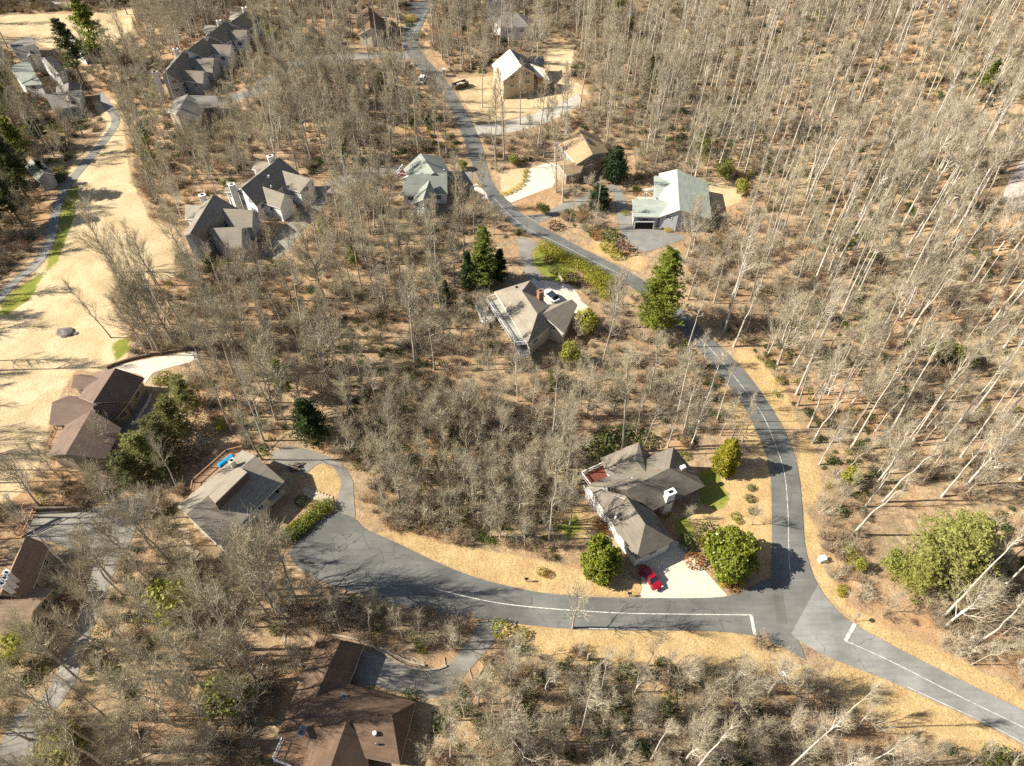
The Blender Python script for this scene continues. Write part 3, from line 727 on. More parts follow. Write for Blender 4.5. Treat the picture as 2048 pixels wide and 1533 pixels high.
# --- pale green-grey house with the garage
H7, z7 = house('house', 'pale green-grey roofed house with white gables and an open garage', [
  ('p', [(1354,339,7.0),(1359.5,419.7,7.0),(1318,347,4.0),(1316.8,434.6,3.8),(1415,366,3.8),(1424,440,3.8)], [(0,1,3,2),(1,0,4,5)]),
  ('g', (1308.5,364,5.6), (1356,364.5,5.6), (1310,395,3.8), (1345,397,3.8), (1308.1,352.8,3.8), (1346,352,3.8)),
  ('g', (1265.6,404.8,5.4), (1350,407,5.4), (1265.3,433.3,3.7), (1316.8,434.8,3.7), (1264.7,399,4.0), (1345,400,4.0)),
 ], M['r_pgreen'], M['grey_siding'], M['white'], (1330,440), zb_off=-1)
skylight(H7, 1335, 372, 4.9+z7, .7, 1.1, 0, -.2, 'X')
a, b = P(1271,448,z7+2.1), P(1307,448,z7+2.1)
ga = MB(); xd = (b-a).normalized(); ga.box((a+b)/2+Vector((0,.35,-.85)), ((b-a).length, .5, 2.5), 0); gd = ga.build('garage_opening_shade', M['dark'], H7)  # dark box stands in for the shade inside the open garage
gf = MB(); gf.box((a+b)/2+Vector((0,.05,.5)), ((b-a).length+.5, .14, .25)); gf.box(a+Vector((-.15,.05,-.8)), (.25,.14,2.6)); gf.box(b+Vector((.15,.05,-.8)), (.25,.14,2.6)); gf.build('frame', M['white'], gd)

# --- tan roofed house
H8, z8 = house('house', 'sunlit tan roofed house with a dark gabled entry behind the dark holly', [
  ('g', (1158,258,7.2), (1185.4,308.5,7.2), (1118,290,4.0), (1152,330,4.0), (1197,271,4.0), (1217,304,4.0)),
  ('g', (1172,322,5.0), (1118,332,5.0), (1161,345,3.4), (1132,352,3.4), (1150,318,3.6), (1100,326,3.6)),
  ('g', (1183,328,4.6), (1184,318,5.6), (1168,334,3.6), (1170,322,3.6), (1196,334,3.6), (1197,322,3.6)),
 ], M['r_tan'], M['tan_siding'], M['white'], (1165,345), zb_off=-1)
skylight(H8, 1176, 282, 6.8+z8, .9, 1.2, -.5, .3, 'Y'); skylight(H8, 1180, 288, 6.6+z8, .9, 1.2, -.5, .3, 'Y')
chimney(H8, 1113, 286, 6.5+z8, .8, .8, M['white'], z8, 0)

# --- green-grey house by the lane
H9, z9 = house('house', 'green-grey roofed house between the lane and the upper road', [
  ('g', (841.4,306.9,7.4), (868,346,7.4), (807,338,4.4), (822,368,4.2), (884,314,4.2), (898,341,4.2)),
  ('g', (817,350.5,7.0), (893,344.6,7.0), (799.5,391,3.6), (895,388,3.6)),
  ('g', (859,360,6.6), (846,399,6.2), (834,384,4.2), (822,408,3.8), (872,390,4.2), (872,410,3.8)),
 ], M['r_green'], M['white'], M['white'], (850,385), zb_off=-2)
vent(H9, 843, 321, 6.8+z9, .6, 'white'); vent(H9, 853, 332, 6.6+z9, .3, 'white'); vent(H9, 888, 341, 5+z9, .4, 'white')
deck(H9, [(793,352),(806,336),(820,350),(815,356)], 2.5+z9, M['deckred'], M['white'], [3,0,1], z9-1, bal=False)

# --- townhouses
def chim_p(h, px, py, top, z0, mat='white', wd=1.5, dp=1.0, rz=.5): chimney(h, px, py, top+z0, wd, dp, M[mat], z0, rz)
H10, z10 = house('townhouse', 'taupe townhouse with two long side gables and tall white chimneys', [
  ('p', [(559.1,315.2,8.6),(481.6,376.9,8.6),(548,322,7.6),(470,381.5,7.6),(600,348,4.4),(512.8,413.3,4.2)], [(0,1,3,2),(1,0,4,5)]),
  ('g', (509.8,368.1,6.8), (569.1,388.6,6.8), (522.7,405.6,4.2), (560.3,417.4,4.2)),
  ('g', (550.3,337,6.8), (622,358,6.8), (562.7,373.4,4.2), (599.6,385,4.2)),
  ('p', [(511.6,319.4,4.6),(540,327,5.6),(518,343,5.6),(503.4,338.7,4.6)], [(0,1,2,3)]),
  ('p', [(452.9,362.8,4.6),(482,368,5.6),(470,386,5.6),(448,384,4.6)], [(0,1,2,3)]),
 ], M['r_town'], M['white'], M['white'], (530,420), zb_off=-2)
chim_p(H10, 463, 370, 8.6, z10); chim_p(H10, 540, 313, 9.4, z10)
vent(H10, 537, 353, 7.6+z10, .5, 'white'); vent(H10, 542, 373, 6.6+z10, .3, 'white')
H11, z11 = house('townhouse', 'taupe townhouse with a white chimney and one steep slope in deep shade', [
  ('p', [(426.9,388.8,8.8),(379.9,467.5,8.8),(405,407,7.8),(365.2,474,7.8),(481,420,4.2),(410,486,4.2)], [(0,1,3,2),(1,0,4,5)]),
  ('g', (432.8,417,6.8), (505.6,420.5,6.8), (458.6,454,4.2), (504.4,454.5,4.2)),
  ('g', (410.4,456.3,6.6), (483.2,456.9,6.6), (448,494.5,4.0), (483.2,495.6,4.0)),
  ('p', [(369.9,410.5,4.8),(402,411,5.6),(384,440,5.6),(369.9,437.5,4.8)], [(0,1,2,3)]),
 ], M['r_town'], M['grey_siding'], M['white'], (460,490), zb_off=-2)
chim_p(H11, 404, 391, 9.2, z11)
H12, z12 = house('townhouse', 'nearest unit of the stepped townhouse row, dark slope and two white chimneys', [
  ('p', [(369.8,98.6,9.0),(329.9,145,9.0),(358,108,8.0),(320,152,8.0),(408,118,4.4),(362,168,4.4)], [(0,1,3,2),(1,0,4,5)]),
  ('g', (372.2,116.3,6.8), (427.4,116.3,6.8), (389.8,139.2,4.4), (425,145,4.2)),
  ('g', (353.4,139.7,6.8), (407.4,142.7,6.8), (369.8,162.6,4.2), (406.2,166.2,4.2)),
 ], M['r_town'], M['grey_siding'], M['white'], (385,170), zb_off=-2, group='stepped townhouse row')
chim_p(H12, 351, 99, 9.6, z12); chim_p(H12, 309, 145, 8.5, z12)
H12b, z12b = house('townhouse', 'middle unit of the stepped townhouse row, blue-grey wall panel at its near end', [
  ('p', [(413.3,71,8.6),(374,101,8.6),(408,75,7.8),(370,106,7.8),(455,90,4.4),(412,118,4.4)], [(0,1,3,2),(1,0,4,5)]),
  ('g', (415.6,88.7,6.8), (462.6,89.8,6.8), (426.2,108.6,4.4), (460,112,4.4)),
 ], M['r_town'], M['white'], M['white'], (435,115), zb_off=-2, group='stepped townhouse row')
H12c, z12c = house('townhouse', 'third unit of the stepped townhouse row, small west wing and white chimney', [
  ('p', [(452,41.7,8.6),(413.3,71,8.6),(447,45,7.8),(408,75,7.8),(490,58,4.4),(452,88,4.4)], [(0,1,3,2),(1,0,4,5)]),
  ('g', (455.5,59.9,6.8), (494,60,6.8), (465,80,4.4), (490,82,4.4)),
  ('p', [(408.6,49.9,4.6),(437,52.3,5.6),(424,66,5.6),(407.4,65.2,4.6)], [(0,1,2,3)]),
 ], M['r_town'], M['white'], M['white'], (470,85), zb_off=-2, group='stepped townhouse row')
chim_p(H12c, 437, 42, 9.6, z12c)
H12d, z12d = house('townhouse', 'farthest unit of the stepped townhouse row, half hidden by bare crowns', [
  ('p', [(495.5,20.6,8.6),(458,46,8.6),(490,24,7.8),(455,50,7.8),(525,38,4.4),(495,62,4.4)], [(0,1,3,2),(1,0,4,5)]),
  ('p', [(460,23,4.6),(486,26,5.6),(476,38,5.6),(458,38,4.6)], [(0,1,2,3)]),
 ], M['r_town'], M['white'], M['white'], (505,60), zb_off=-2, group='stepped townhouse row')
chim_p(H12d, 488, 16, 9.6, z12d)

house('house', 'mossy grey-brown roofed house hidden among trees below the townhouse row', [
  ('g', (375,189,6.6), (352,229,6.6), (352,197,4.4), (335,224,4.4), (412,210,4.0), (395,243,4.0)),
  ('g', (385,203,5.6), (437,202,5.6), (402,217,4.2), (440,213,4.2), (375,191,4.2), (433,192,4.2)),
 ], M['r_grey'], M['tan_siding'], M['cream'], (390,235), zb_off=-2)
house('house', 'broad grey-brown roofed house above the tan lawn at the upper left', [
  ('g', (89,188,6.6), (163,180,6.6), (105.6,220.9,3.8), (158.5,211.7,3.8)),
  ('g', (137,166,6.2), (137,200,6.2), (112,174,4), (112,200,4), (160,166,4), (162,200,4)),
 ], M['r_grey'], M['grey_siding'], M['white'], (130,222), zb_off=-2)
house('house', 'green roofed house with white gable end at the upper left', [
  ('g', (22,141,6.8), (72,150,6.8), (45.6,171,4.0), (84,168,4.0), (28,130,4.2), (58,122,4.2)),
 ], M['r_green'], M['white'], M['white'], (50,170), zb_off=-2)
house('house', 'small brown-roofed house whose long white side wall faces the sun', [
  ('g', (88,115,7.4), (116,146,7.4), (80,116,6.6), (108,149,6.6), (104,112,4.2), (132,140,4.2)),
 ], M['r_grey'], M['white'], M['white'], (105,150), zb_off=-2)
house('house', 'grey roofed house with pale gable beside the far tan fairway', [
  ('g', (24,97,7.0), (70,88,7.0), (39,122,4.2), (82,108,4.2), (17,86,4.4), (62,73,4.4)),
  ('g', (57,88,6.2), (60,108,6.0), (48,100,4.2), (51,116,4.2)),
 ], M['r_grey'], M['cream'], M['white'], (50,118), zb_off=-2)
house('house', 'grey roofed house seen through the two tall pines at the upper left', [
  ('g', (134,62,7.0), (158,92,7.0), (125,72,4.2), (144,100,4.2)),
 ], M['r_grey'], M['white'], M['white'], (150,100), zb_off=-2)
house('house', 'small grey-green cottage shaded by pines beside the grey path', [
  ('g', (62,318,6.0), (88,345,6.0), (50,335,3.8), (74,362,3.8)),
 ], M['r_green'], M['grey_siding'], M['white'], (75,360), zb_off=-2)
H16, z16 = house('house_under_construction', 'unfinished house with bare plywood slopes and dark felt on one wing', [
  ('g', (1019.3,98.8,9.5), (1043.3,132.2,9.5), (983.5,129.9,5.8), (1005.2,163.9,5.8), (1052,115,6.8), (1072,147.5,6.8)),
 ], M['sheath'], M['osb_wall'], M['sheath'], (1045,180), zb_off=-1)
V = [P(1019.8,98.9,9.56+z16), P(1043.6,132,9.56+z16), P(1072,147.3,6.88+z16), P(1052,115,6.88+z16)]
roof_obj(V, [(0,1,2,3)], M['r_felt'], M['osb'], H16, .03, 'roofing_felt')
V = [P(p[0], p[1], p[2]+z16) for p in ((1059.2,127.5,7.0),(1086.2,137,6.0),(1099.1,159.8,4.2),(1072,152.2,5.0))]
o, lp = roof_obj(V, [(0,1,2,3)], M['sheath'], M['osb'], H16, .2); prism_walls(lp, z16-1, M['osb'], H16, win=False)
V = [P(p[0], p[1], p[2]+z16) for p in ((1053.3,115.8,6.6),(1086.2,112.3,5.0),(1090.3,128.7,4.6),(1068,132.5,6.0))]
o, lp = roof_obj(V, [(0,1,2,3)], M['r_felt'], M['osb'], H16, .2); prism_walls(lp, z16-1, M['osb'], H16, win=False)
m = MB(); p = P(1075,166,z16+1.4); m.box(p, (5.2,.6,2.4)); m.build('garage_opening_shade', M['dark'], H16)  # shade of the garage doorway, painted as a near-black box
m = MB(); 
for i in range(7):
    p = P(1020+i*4, 160-i*3, z16+3); m.bar(p-Vector((0,0,3)), p+Vector((0,0,2+i*.4)), .12, .2)
m.build('wall_studs', M['osb'], H16)
house('house', 'brown roofed house left of the far road, white wall panel on its near side', [
  ('g', (736,13,7.0), (741,56,7.0), (712,30,4.2), (716,70,4.2), (762,31,4.2), (767,63,4.2)),
  ('g', (737,14,6.6), (772,22,6.6), (742,30,4.4), (775,36,4.4)),
 ], M['r_brown'], M['cream'], M['white'], (740,75), zb_off=-2)
H18, z18 = house('house', 'tall white house with dark hipped wing, cut by the top edge', [
  ('g', (985,-18,10.5), (1012,-16,10.5), (968,4,7.5), (1008,2,7.5)),
  ('p', [(1012,20,8.0),(1030,22,8.0),(986,42,5.0),(1000,56,4.6),(1060,54,4.6),(1062,38,5.0),(1010,12,7.2)], [(0,1,4,3),(0,3,2),(1,5,4),(0,2,6),(0,6,5,1)]),
 ], M['r_grey'], M['white'], M['white'], (1010,60), zb_off=-1)
deck(H18, [(985,58),(1055,54),(1062,66),(990,72)], 1.4+z18, M['stone'], M['white'], [0,3,2], z18-1, bal=False)
m = MB(); pp = [P(985,72,z18+.6), P(1062,66,z18+.6)]; m.bar(pp[0], pp[1], .6, 1.8); o = m.build('stone_wall', M['stone']); tag(o, 'low stone retaining wall below the tall white house', 'wall')
# ------------------------------------------------------------------ trees: mesh makers
def tubes(P_, R_, sides):
    B, K, _ = P_.shape
    T = np.zeros_like(P_); T[:, 1:-1] = P_[:, 2:]-P_[:, :-2]; T[:, 0] = P_[:, 1]-P_[:, 0]; T[:, -1] = P_[:, -1]-P_[:, -2]
    T /= np.linalg.norm(T, axis=2, keepdims=True)+1e-9
    ref = np.where(np.abs(T[:, :1, 2:3]) > 0.9, np.array([[[1., 0, 0]]]), np.array([[[0, 0, 1.]]]))
    ref = np.broadcast_to(ref, T.shape)
    U = np.cross(T, ref); U /= np.linalg.norm(U, axis=2, keepdims=True)+1e-9; W = np.cross(T, U)
    a = np.arange(sides)*2*np.pi/sides
    V = P_[:, :, None]+R_[:, :, None, None]*(U[:, :, None]*np.cos(a)[None, None, :, None]+W[:, :, None]*np.sin(a)[None, None, :, None])
    idx = np.arange(B*K*sides).reshape(B, K, sides); nx_ = np.roll(idx, -1, 2)
    F = np.stack([idx[:, :-1], nx_[:, :-1], nx_[:, 1:], idx[:, 1:]], -1).reshape(-1, 4)
    return V.reshape(-1, 3), F
def ribbons(A, Bp, wd, r):
    d = Bp-A; n = r.normal(size=A.shape); s = np.cross(d, n); s /= np.linalg.norm(s, axis=1, keepdims=True)+1e-9; s *= wd
    V = np.stack([A-s, A+s, Bp+s*.4, Bp-s*.4], 1).reshape(-1, 3)
    return V, np.arange(len(V)).reshape(-1, 4)
class Acc:
    def __init__(s): s.V = []; s.F = []; s.n = 0
    def add(s, V, F): s.V.append(V); s.F.append(F+s.n); s.n += len(V)
    def mesh(s, name, mats): return arr_mesh(name, np.concatenate(s.V), np.concatenate(s.F), mats)
def curve(p0, d, L, K, up, wob, r):
    t = np.linspace(0, 1, K)[None, :, None]
    w_ = np.cumsum(r.normal(size=(len(p0), K, 3)), 1)*wob*L[:, None, None]/K; w_ -= w_[:, :1]
    return p0[:, None]+d[:, None]*t*L[:, None, None]+np.array([0, 0, 1.])*(t**2)*(up*L)[:, None, None]+w_
def children(P_, L_, n, t0, t1, ang, r, upb=0.25):
    B, K, _ = P_.shape
    pi = np.repeat(np.arange(B), n); t = r.uniform(t0, t1, len(pi)); f = t*(K-1); k = np.minimum(f.astype(int), K-2); u = (f-k)[:, None]
    p = P_[pi, k]*(1-u)+P_[pi, k+1]*u; T = P_[pi, k+1]-P_[pi, k]; T /= np.linalg.norm(T, axis=1, keepdims=True)
    rnd = r.normal(size=T.shape); side = np.cross(T, rnd); side /= np.linalg.norm(side, axis=1, keepdims=True)
    a = np.radians(r.uniform(ang[0], ang[1], len(pi)))[:, None]
    d = T*np.cos(a)+side*np.sin(a); d[:, 2] += upb; d /= np.linalg.norm(d, axis=1, keepdims=True)
    return pi, t, p, d
def bare_tree(seed, H=24, r0=.22, cb=.45, cr=3.6, n1=20, n2=6, n3=6, n4=2, wob=.35, tw=1.0, lean=.02, twist=1.0, asc=.45):
    r = np.random.default_rng(seed)
    K = 12; z = np.linspace(0, 1, K); tr = np.zeros((1, K, 3)); tr[0, :, 2] = z*H
    wx = np.cumsum(r.normal(size=(K, 2)), 0)*wob*.35; wx -= wx[0]; tr[0, :, :2] = wx*z[:, None]+np.outer(z, r.normal(size=2)*lean*H)
    R = 1.22*r0*(1-z*.86)[None]; R[0, 0] *= 1.35
    trunk = Acc(); trunk.add(*tubes(tr, R, 7))
    pi, t, p, d = children(tr, None, n1, cb, .99, (40, 80), r, .1)
    rel = (t-cb)/(1-cb)
    d[:, 2] = np.abs(d[:, 2])*.5+asc+rel*1.1; d /= np.linalg.norm(d, axis=1, keepdims=True)
    L = cr*(1.15-.55*rel)*r.uniform(.65, 1.15, len(p))
    P1 = curve(p, d, L, 6, .22, .25*twist, r); zz = np.linspace(0, 1, 6)
    R1 = (r0*.52*(1-.35*rel))[:, None]*(1-zz*.8)[None]
    trunk.add(*tubes(P1, R1, 4))
    crown = Acc()
    pi2, t2, p2, d2 = children(P1, L, n2, .15, .95, (20, 45), r, .25)
    L2 = L[pi2]*r.uniform(.35, .7, len(p2))*(1.1-.4*t2); P2 = curve(p2, d2, L2, 4, .2, .3*twist, r)
    R2 = np.outer(np.full(len(p2), r0*.17), [1, .75, .5, .3]); crown.add(*tubes(P2, R2, 3))
    pi3, t3, p3, d3 = children(P2, L2, n3, .15, 1, (15, 42), r, .25)
    L3 = np.clip(L2[pi3]*r.uniform(.4, .85, len(p3)), .5, 2.4); P3 = curve(p3, d3, L3, 3, .15, .25*twist, r)
    for k in range(2): crown.add(*ribbons(P3[:, k], P3[:, k+1], .019*tw*(1-.35*k), r))
    pi4, t4, p4, d4 = children(P3, L3, n4, .3, 1, (15, 40), r, .25)
    L4 = r.uniform(.4, 1.1, len(p4))[:, None]; crown.add(*ribbons(p4, p4+d4*L4, .010*tw, r))
    return trunk.mesh('trunk', [M['bark_grey']]), crown.mesh('crown', [M['twigs']])
def shrub_twigs(seed, H=2.2, n=26, n2=7, n3=4, mat='brush', tw=1.0, spread=.7):
    r = np.random.default_rng(seed); a = r.uniform(0, 2*np.pi, n); d = np.stack([np.cos(a)*spread, np.sin(a)*spread, r.uniform(.5, 1.3, n)], 1); d /= np.linalg.norm(d, axis=1, keepdims=True)
    p = r.normal(size=(n, 3))*.25; p[:, 2] = 0; L = H*r.uniform(.6, 1.1, n)
    P1 = curve(p, d, L, 4, .1, .25, r); A = Acc(); A.add(*tubes(P1, np.outer(np.full(n, .03*tw), [1, .8, .6, .3]), 3))
    pi2, t2, p2, d2 = children(P1, L, n2, .2, 1, (25, 60), r, .2); L2 = L[pi2]*r.uniform(.25, .5, len(p2)); P2 = curve(p2, d2, L2, 3, .1, .3, r)
    for k in range(2): A.add(*ribbons(P2[:, k], P2[:, k+1], .02*tw, r))
    pi3, t3, p3, d3 = children(P2, L2, n3, .2, 1, (20, 60), r, .2); A.add(*ribbons(p3, p3+d3*r.uniform(.2, .6, len(p3))[:, None], .014*tw, r))
    return A.mesh('twiggy_shrub', [M[mat]])
def leaves(C, N, size, r, asp=1.8, jit=.6):
    n = len(C); N = N+r.normal(size=N.shape)*jit; N /= np.linalg.norm(N, axis=1, keepdims=True)+1e-9
    u = np.cross(N, r.normal(size=N.shape)); u /= np.linalg.norm(u, axis=1, keepdims=True)+1e-9; v = np.cross(N, u)
    s = (size*r.uniform(.6, 1.3, n))[:, None]
    V = np.stack([C-u*s*asp*.5, C-v*s*.5, C+u*s*asp*.5, C+v*s*.5], 1).reshape(-1, 3)
    return V, np.arange(len(V)).reshape(-1, 4)
def blob_pts(r, c, rad, n, shell=(.6, 1.02), lump=.18):
    d = r.normal(size=(n, 3)); d /= np.linalg.norm(d, axis=1, keepdims=True)
    ph = r.uniform(0, 6, 6)
    l = 1+lump*(np.sin(d[:, 0]*5+ph[0])*np.sin(d[:, 1]*6+ph[1])+.7*np.sin(d[:, 2]*9+ph[2]+d[:, 0]*4))
    q = d*(r.uniform(shell[0], shell[1], n)**.7*l)[:, None]
    return np.asarray(c)+q*np.asarray(rad), d
def leafy(seed, lobes, dens, size, mat, name='crown', asp=1.8, shell=(.6, 1.02), lump=.18, jit=.6, zmin=.05):
    r = np.random.default_rng(seed); A = Acc()
    for c, rad in lobes:
        rad = np.asarray(rad, float); n = int(dens*(rad[0]*rad[1]+rad[0]*rad[2]*2))
        C, N = blob_pts(r, c, rad, n, shell, lump); k = C[:, 2] > zmin
        A.add(*leaves(C[k], N[k], size, r, asp, jit))
    return A.mesh(name, [M[mat]])
def lobes_round(seed, R, H, n, z0=.3, lr=.45):
    r = np.random.default_rng(seed); out = [((0, 0, z0*H+H*(1-z0)*.5), (R*.75, R*.75, H*(1-z0)*.46))]
    for i in range(n):
        a = r.uniform(0, 6.28); z = r.uniform(0, 1); rr = R*.68*math.sqrt(max(0, 1-(z*1.9-.9)**2*.8))
        out.append(((math.cos(a)*rr, math.sin(a)*rr, z0*H+H*(1-z0)*(.15+z*.72)), (R*lr*r.uniform(.7, 1.1),)*2+(R*lr*.8,)))
    return out
def pine_mesh(seed, H=20, cb=.35, cr=3.4, nb=64, mat='pine', tuft=11, nl=5, sz=.5, taper=.9, dens_in=.25, droop=-.05):
    r = np.random.default_rng(seed); K = 8; z = np.linspace(0, 1, K); tr = np.zeros((1, K, 3)); tr[0, :, 2] = z*H*.98; tr[0, :, :2] = np.outer(z, r.normal(size=2)*.3)
    T = Acc(); T.add(*tubes(tr, (.28*(1-z*.9))[None], 7))
    pi, t, p, d = children(tr, None, nb, cb, .98, (60, 90), r, 0)
    rel = (t-cb)/(1-cb); d[:, 2] = droop+rel*.6+r.normal(size=len(d))*.08; d /= np.linalg.norm(d, axis=1, keepdims=True)
    L = cr*np.clip(1.05-taper*rel, .12, 1)*r.uniform(.6, 1.2, nb)*np.clip(.55+rel*3, .55, 1)
    P1 = curve(p, d, L, 5, .12, .15, r); T.add(*tubes(P1, np.outer(np.full(nb, .05), [1, .8, .6, .4, .2]), 3))
    C = []; 
    ct = r.uniform(dens_in, 1.05, (nb, tuft)); f = np.clip(ct, 0, .999)*4; k = f.astype(int); u = (f-k)[..., None]
    b = np.arange(nb)[:, None]; C = P1[b, k]*(1-u)+P1[b, k+1]*u
    C = C+r.normal(size=C.shape)*np.array([.45, .45, .16])*(L[:, None, None]*.28+.15); C = C.reshape(-1, 3)
    C = np.repeat(C, nl, 0)+r.normal(size=(len(C)*nl, 3))*np.array([.2, .2, .12])*sz*1.5
    N = np.tile([0, 0, 1.], (len(C), 1)); A = Acc(); A.add(*leaves(C, N, sz*.34, r, 2.4, .75))
    return T.mesh('trunk', [M['bark_dark']]), A.mesh('crown', [M[mat]])
def stem_mesh(H, r0=.15):
    m = MB(); m.cyl((0, 0, -.3), (0, 0, H), r0, 7, 0, r0*.5); return pyd('trunk', m.v, m.f)

TALL = [bare_tree(100+i, H=h, r0=r0, cb=cb, cr=cr, n1=n1, wob=w_) for i, (h, r0, cb, cr, n1, w_) in enumerate([
    (25, .21, .50, 3.3, 20, .4), (23, .19, .45, 3.6, 20, .6), (27, .23, .55, 3.0, 18, .3), (21, .18, .42, 3.8, 22, .8), (24, .20, .52, 2.7, 18, .5), (22, .2, .40, 3.3, 22, .6)])]
WIDE = [bare_tree(200+i, H=h, r0=r0, cb=cb, cr=cr, n1=n1, n2=8, n3=6, n4=1, wob=.6, twist=1.3, asc=.75) for i, (h, r0, cb, cr, n1) in enumerate([
    (17, .24, .22, 6.2, 20), (15, .21, .25, 5.6, 20), (19, .26, .28, 6.4, 20)])]
SMALL = [bare_tree(300+i, H=h, r0=.09, cb=.3, cr=cr, n1=14, n2=6, n3=4, n4=1, wob=.6, twist=1.2) for i, (h, cr) in enumerate([(9, 2.2), (11, 2.0), (7, 2.2)])]
def pale_of(pair):
    a, b = pair[0].copy(), pair[1].copy(); a.materials[0] = M['bark_pale']; b.materials[0] = M['twigs_pale']; return a, b
POP = [bare_tree(400+i, H=h, r0=.19, cb=cb, cr=cr, n1=n1, n2=5, n3=5, n4=2, wob=w_, asc=.6) for i, (h, cb, cr, n1, w_) in enumerate([(26, .62, 2.3, 13, .35), (23, .55, 2.0, 12, .6), (27, .68, 2.6, 14, .3), (20, .5, 1.8, 11, .8)])]
TALLP = [pale_of(p_) for p_ in POP]+[pale_of(TALL[3])]
WIDEP = [pale_of(WIDE[i]) for i in (0, 1)]
PINE = [pine_mesh(1, 21, .34, 3.8, 90, 'pine', 16, 5, .72), pine_mesh(2, 18, .28, 3.6, 90, 'conifer', 14, 5, .7)]
CONIF = [pine_mesh(5, 22, .06, 4.6, 240, 'conifer', 18, 6, .52, .82, .25, -.05)]
HEML = [pine_mesh(7, 14, .05, 3.6, 150, 'hemlock', 14, 4, .6, .9, .15, -.1)]

def place(o, loc, rz, s, tilt=(0, 0), sz=None):
    o.location = loc; o.rotation_euler = (tilt[0], tilt[1], rz); o.scale = (s, s, sz if sz else s)
def tree_obj(name, pair, loc, rz, s, label, cat, group=None, tilt=(0, 0), sz=None):
    e = empty(name); place(e, loc, rz, s, tilt, sz); tag(e, label, cat, group)
    a = link('trunk', pair[0], [], e); b = link('crown', pair[1], [], e); return e

# ------------------------------------------------------------------ evergreens and garden plants one by one
TREEP = []   # (x, y, r) spots kept free
def spot(px, py, hz=0):
    g = G(px, py)
    if hz: 
        for _ in range(4): g = P(px, py, hz+th(g.x, g.y))
    TREEP.append((g.x, g.y)); return Vector((g.x, g.y, th(g.x, g.y)))
def ever(name, px, py, pair, h0, h, label, cat='evergreen tree', rz=0, wide=1.0):
    p = spot(px, py); s = h/h0
    e = tree_obj(name, pair, p, rz, s*wide, label, cat, None, (0, 0), s); return e
ever('conifer_tree', 1312, 655, CONIF[0], 22, 22, 'tall bright yellow-green conifer on the inside of the road bend', rz=.4, wide=1.22)
ever('pine_tree', 968, 572, CONIF[0], 22, 17, 'tall dark green conifer left of the curved driveway', rz=1, wide=1.1).children[1].data = None or HEML[0][1]
ever('pine_tree', 938, 578, HEML[0], 14, 11, 'dark evergreen on the left flank of the tall conifer by the curved driveway', rz=2)
ever('pine_tree', 1000, 560, HEML[0], 14, 9, 'short dark evergreen between the tall conifer and the curved driveway', rz=3.2, wide=1.2)
ever('hemlock_tree', 893, 612, HEML[0], 14, 7.5, 'small very dark hemlock below the dark conifer group', rz=4)
ever('pine_tree', 172, 178, PINE[0], 21, 23, 'taller of the two pines standing before the upper left houses', rz=.5, wide=1.2)
ever('pine_tree', 210, 140, PINE[1], 18, 25, 'pine with a forked bare trunk right of the taller upper-left pine', rz=1.8, wide=1.2)
ever('pine_tree', 30, 250, PINE[1], 18, 15, 'yellowish pine in front of the green roofed house', rz=2.4, wide=1.3)
ever('pine_tree', 60, 405, PINE[0], 21, 20, 'dark bushy pine right above the grey path at the left edge', rz=1.1, wide=1.5)
ever('pine_tree', 20, 375, HEML[0], 14, 15, 'dark evergreen cut by the left edge behind the bushy pine', rz=5, wide=1.1)
ever('pine_tree', 100, 372, HEML[0], 14, 8, 'low dark evergreen between the bushy pine and the bright green strip', rz=5.4, wide=1.2)
ever('pine_tree', 548, 100, PINE[1], 18, 14, 'narrow dark green pine above the side road', rz=.2)
ever('pine_tree', 578, 800, PINE[1], 18, 12, 'bright green thin pine above the dark shaggy evergreen', rz=.9, wide=.9).children[1].data = pine_mesh(21, 18, .3, 3, 60, 'conifer')[1]
ever('spruce_tree', 625, 872, HEML[0], 14, 10.5, 'dark shaggy evergreen above the cul-de-sac driveway', rz=.3, wide=1.6)
# olive row of big bushy evergreens
OL = [leafy(50+i, lobes_round(60+i, 3.6, 10, 9, .05), 46, .42, 'pine' if i else 'olive', lump=.3, shell=(.45, 1.05)) for i in range(2)]
OLc = [pine_mesh(31, 12, .05, 4.2, 150, 'rowgreen', 14, 6, .42, .75, .3, .02), pine_mesh(32, 12, .05, 4.0, 150, 'olive', 14, 6, .42, .75, .3, .02)]
for k, (px, py, h, v, lb) in enumerate(((378,812,8,1,'topmost evergreen of the bushy row beside the dark brown house'), (362,862,9.5,0,'second evergreen from the top in the bushy row beside the dark brown house'),
    (338,905,10.5,0,'third evergreen down in the bushy row beside the dark brown house'), (305,938,10.5,1,'fourth evergreen down, olive tinted, in the bushy row beside the dark brown house'), (270,968,8.5,0,'lowest evergreen of the bushy row, above the pale parking pad'), (345,950,7.5,0,'dark evergreen on the shaded side of the bushy row'))):
    ever('evergreen_tree', px, py, OLc[v], 12, h, lb, rz=k*1.3, wide=1.25)
for px, py, h, v, lb in ((15,300,17,0,'pine at the left edge above the grey path, uppermost of its group'), (55,330,15,1,'yellowish pine left of the small grey-green cottage'), (8,470,15,0,'tall pine on the bank left of the grey path'), (48,455,17,0,'dark pine leaning over the grey path bank'),
    (28,215,13,1,'pine beside the green roofed house'), (95,300,13,0,'pine standing above the small grey-green cottage'), (5,130,14,1,'pine at the left edge by the far fairway'), (300,300,9,1,'thin pine in the wood right of the tan lawn'), (255,30,12,0,'pine at the far fairway corner'), (75,20,10,0,'dark pine on the top edge above the far fairway'),
    (690,330,9,1,'thin pine in the wood left of the green-grey house'), (430,560,8,0,'dark pine sapling below the shaded townhouse'), (1300,180,12,1,'pine among the trunks above the tan roofed house'), (1480,60,11,0,'pine in the top right woods'), (1960,190,11,1,'bright pine high at the right edge of the woods')):
    ever('pine_tree', px, py, PINE[v], (21, 18)[v], h, lb, rz=px*.7, wide=1.35)
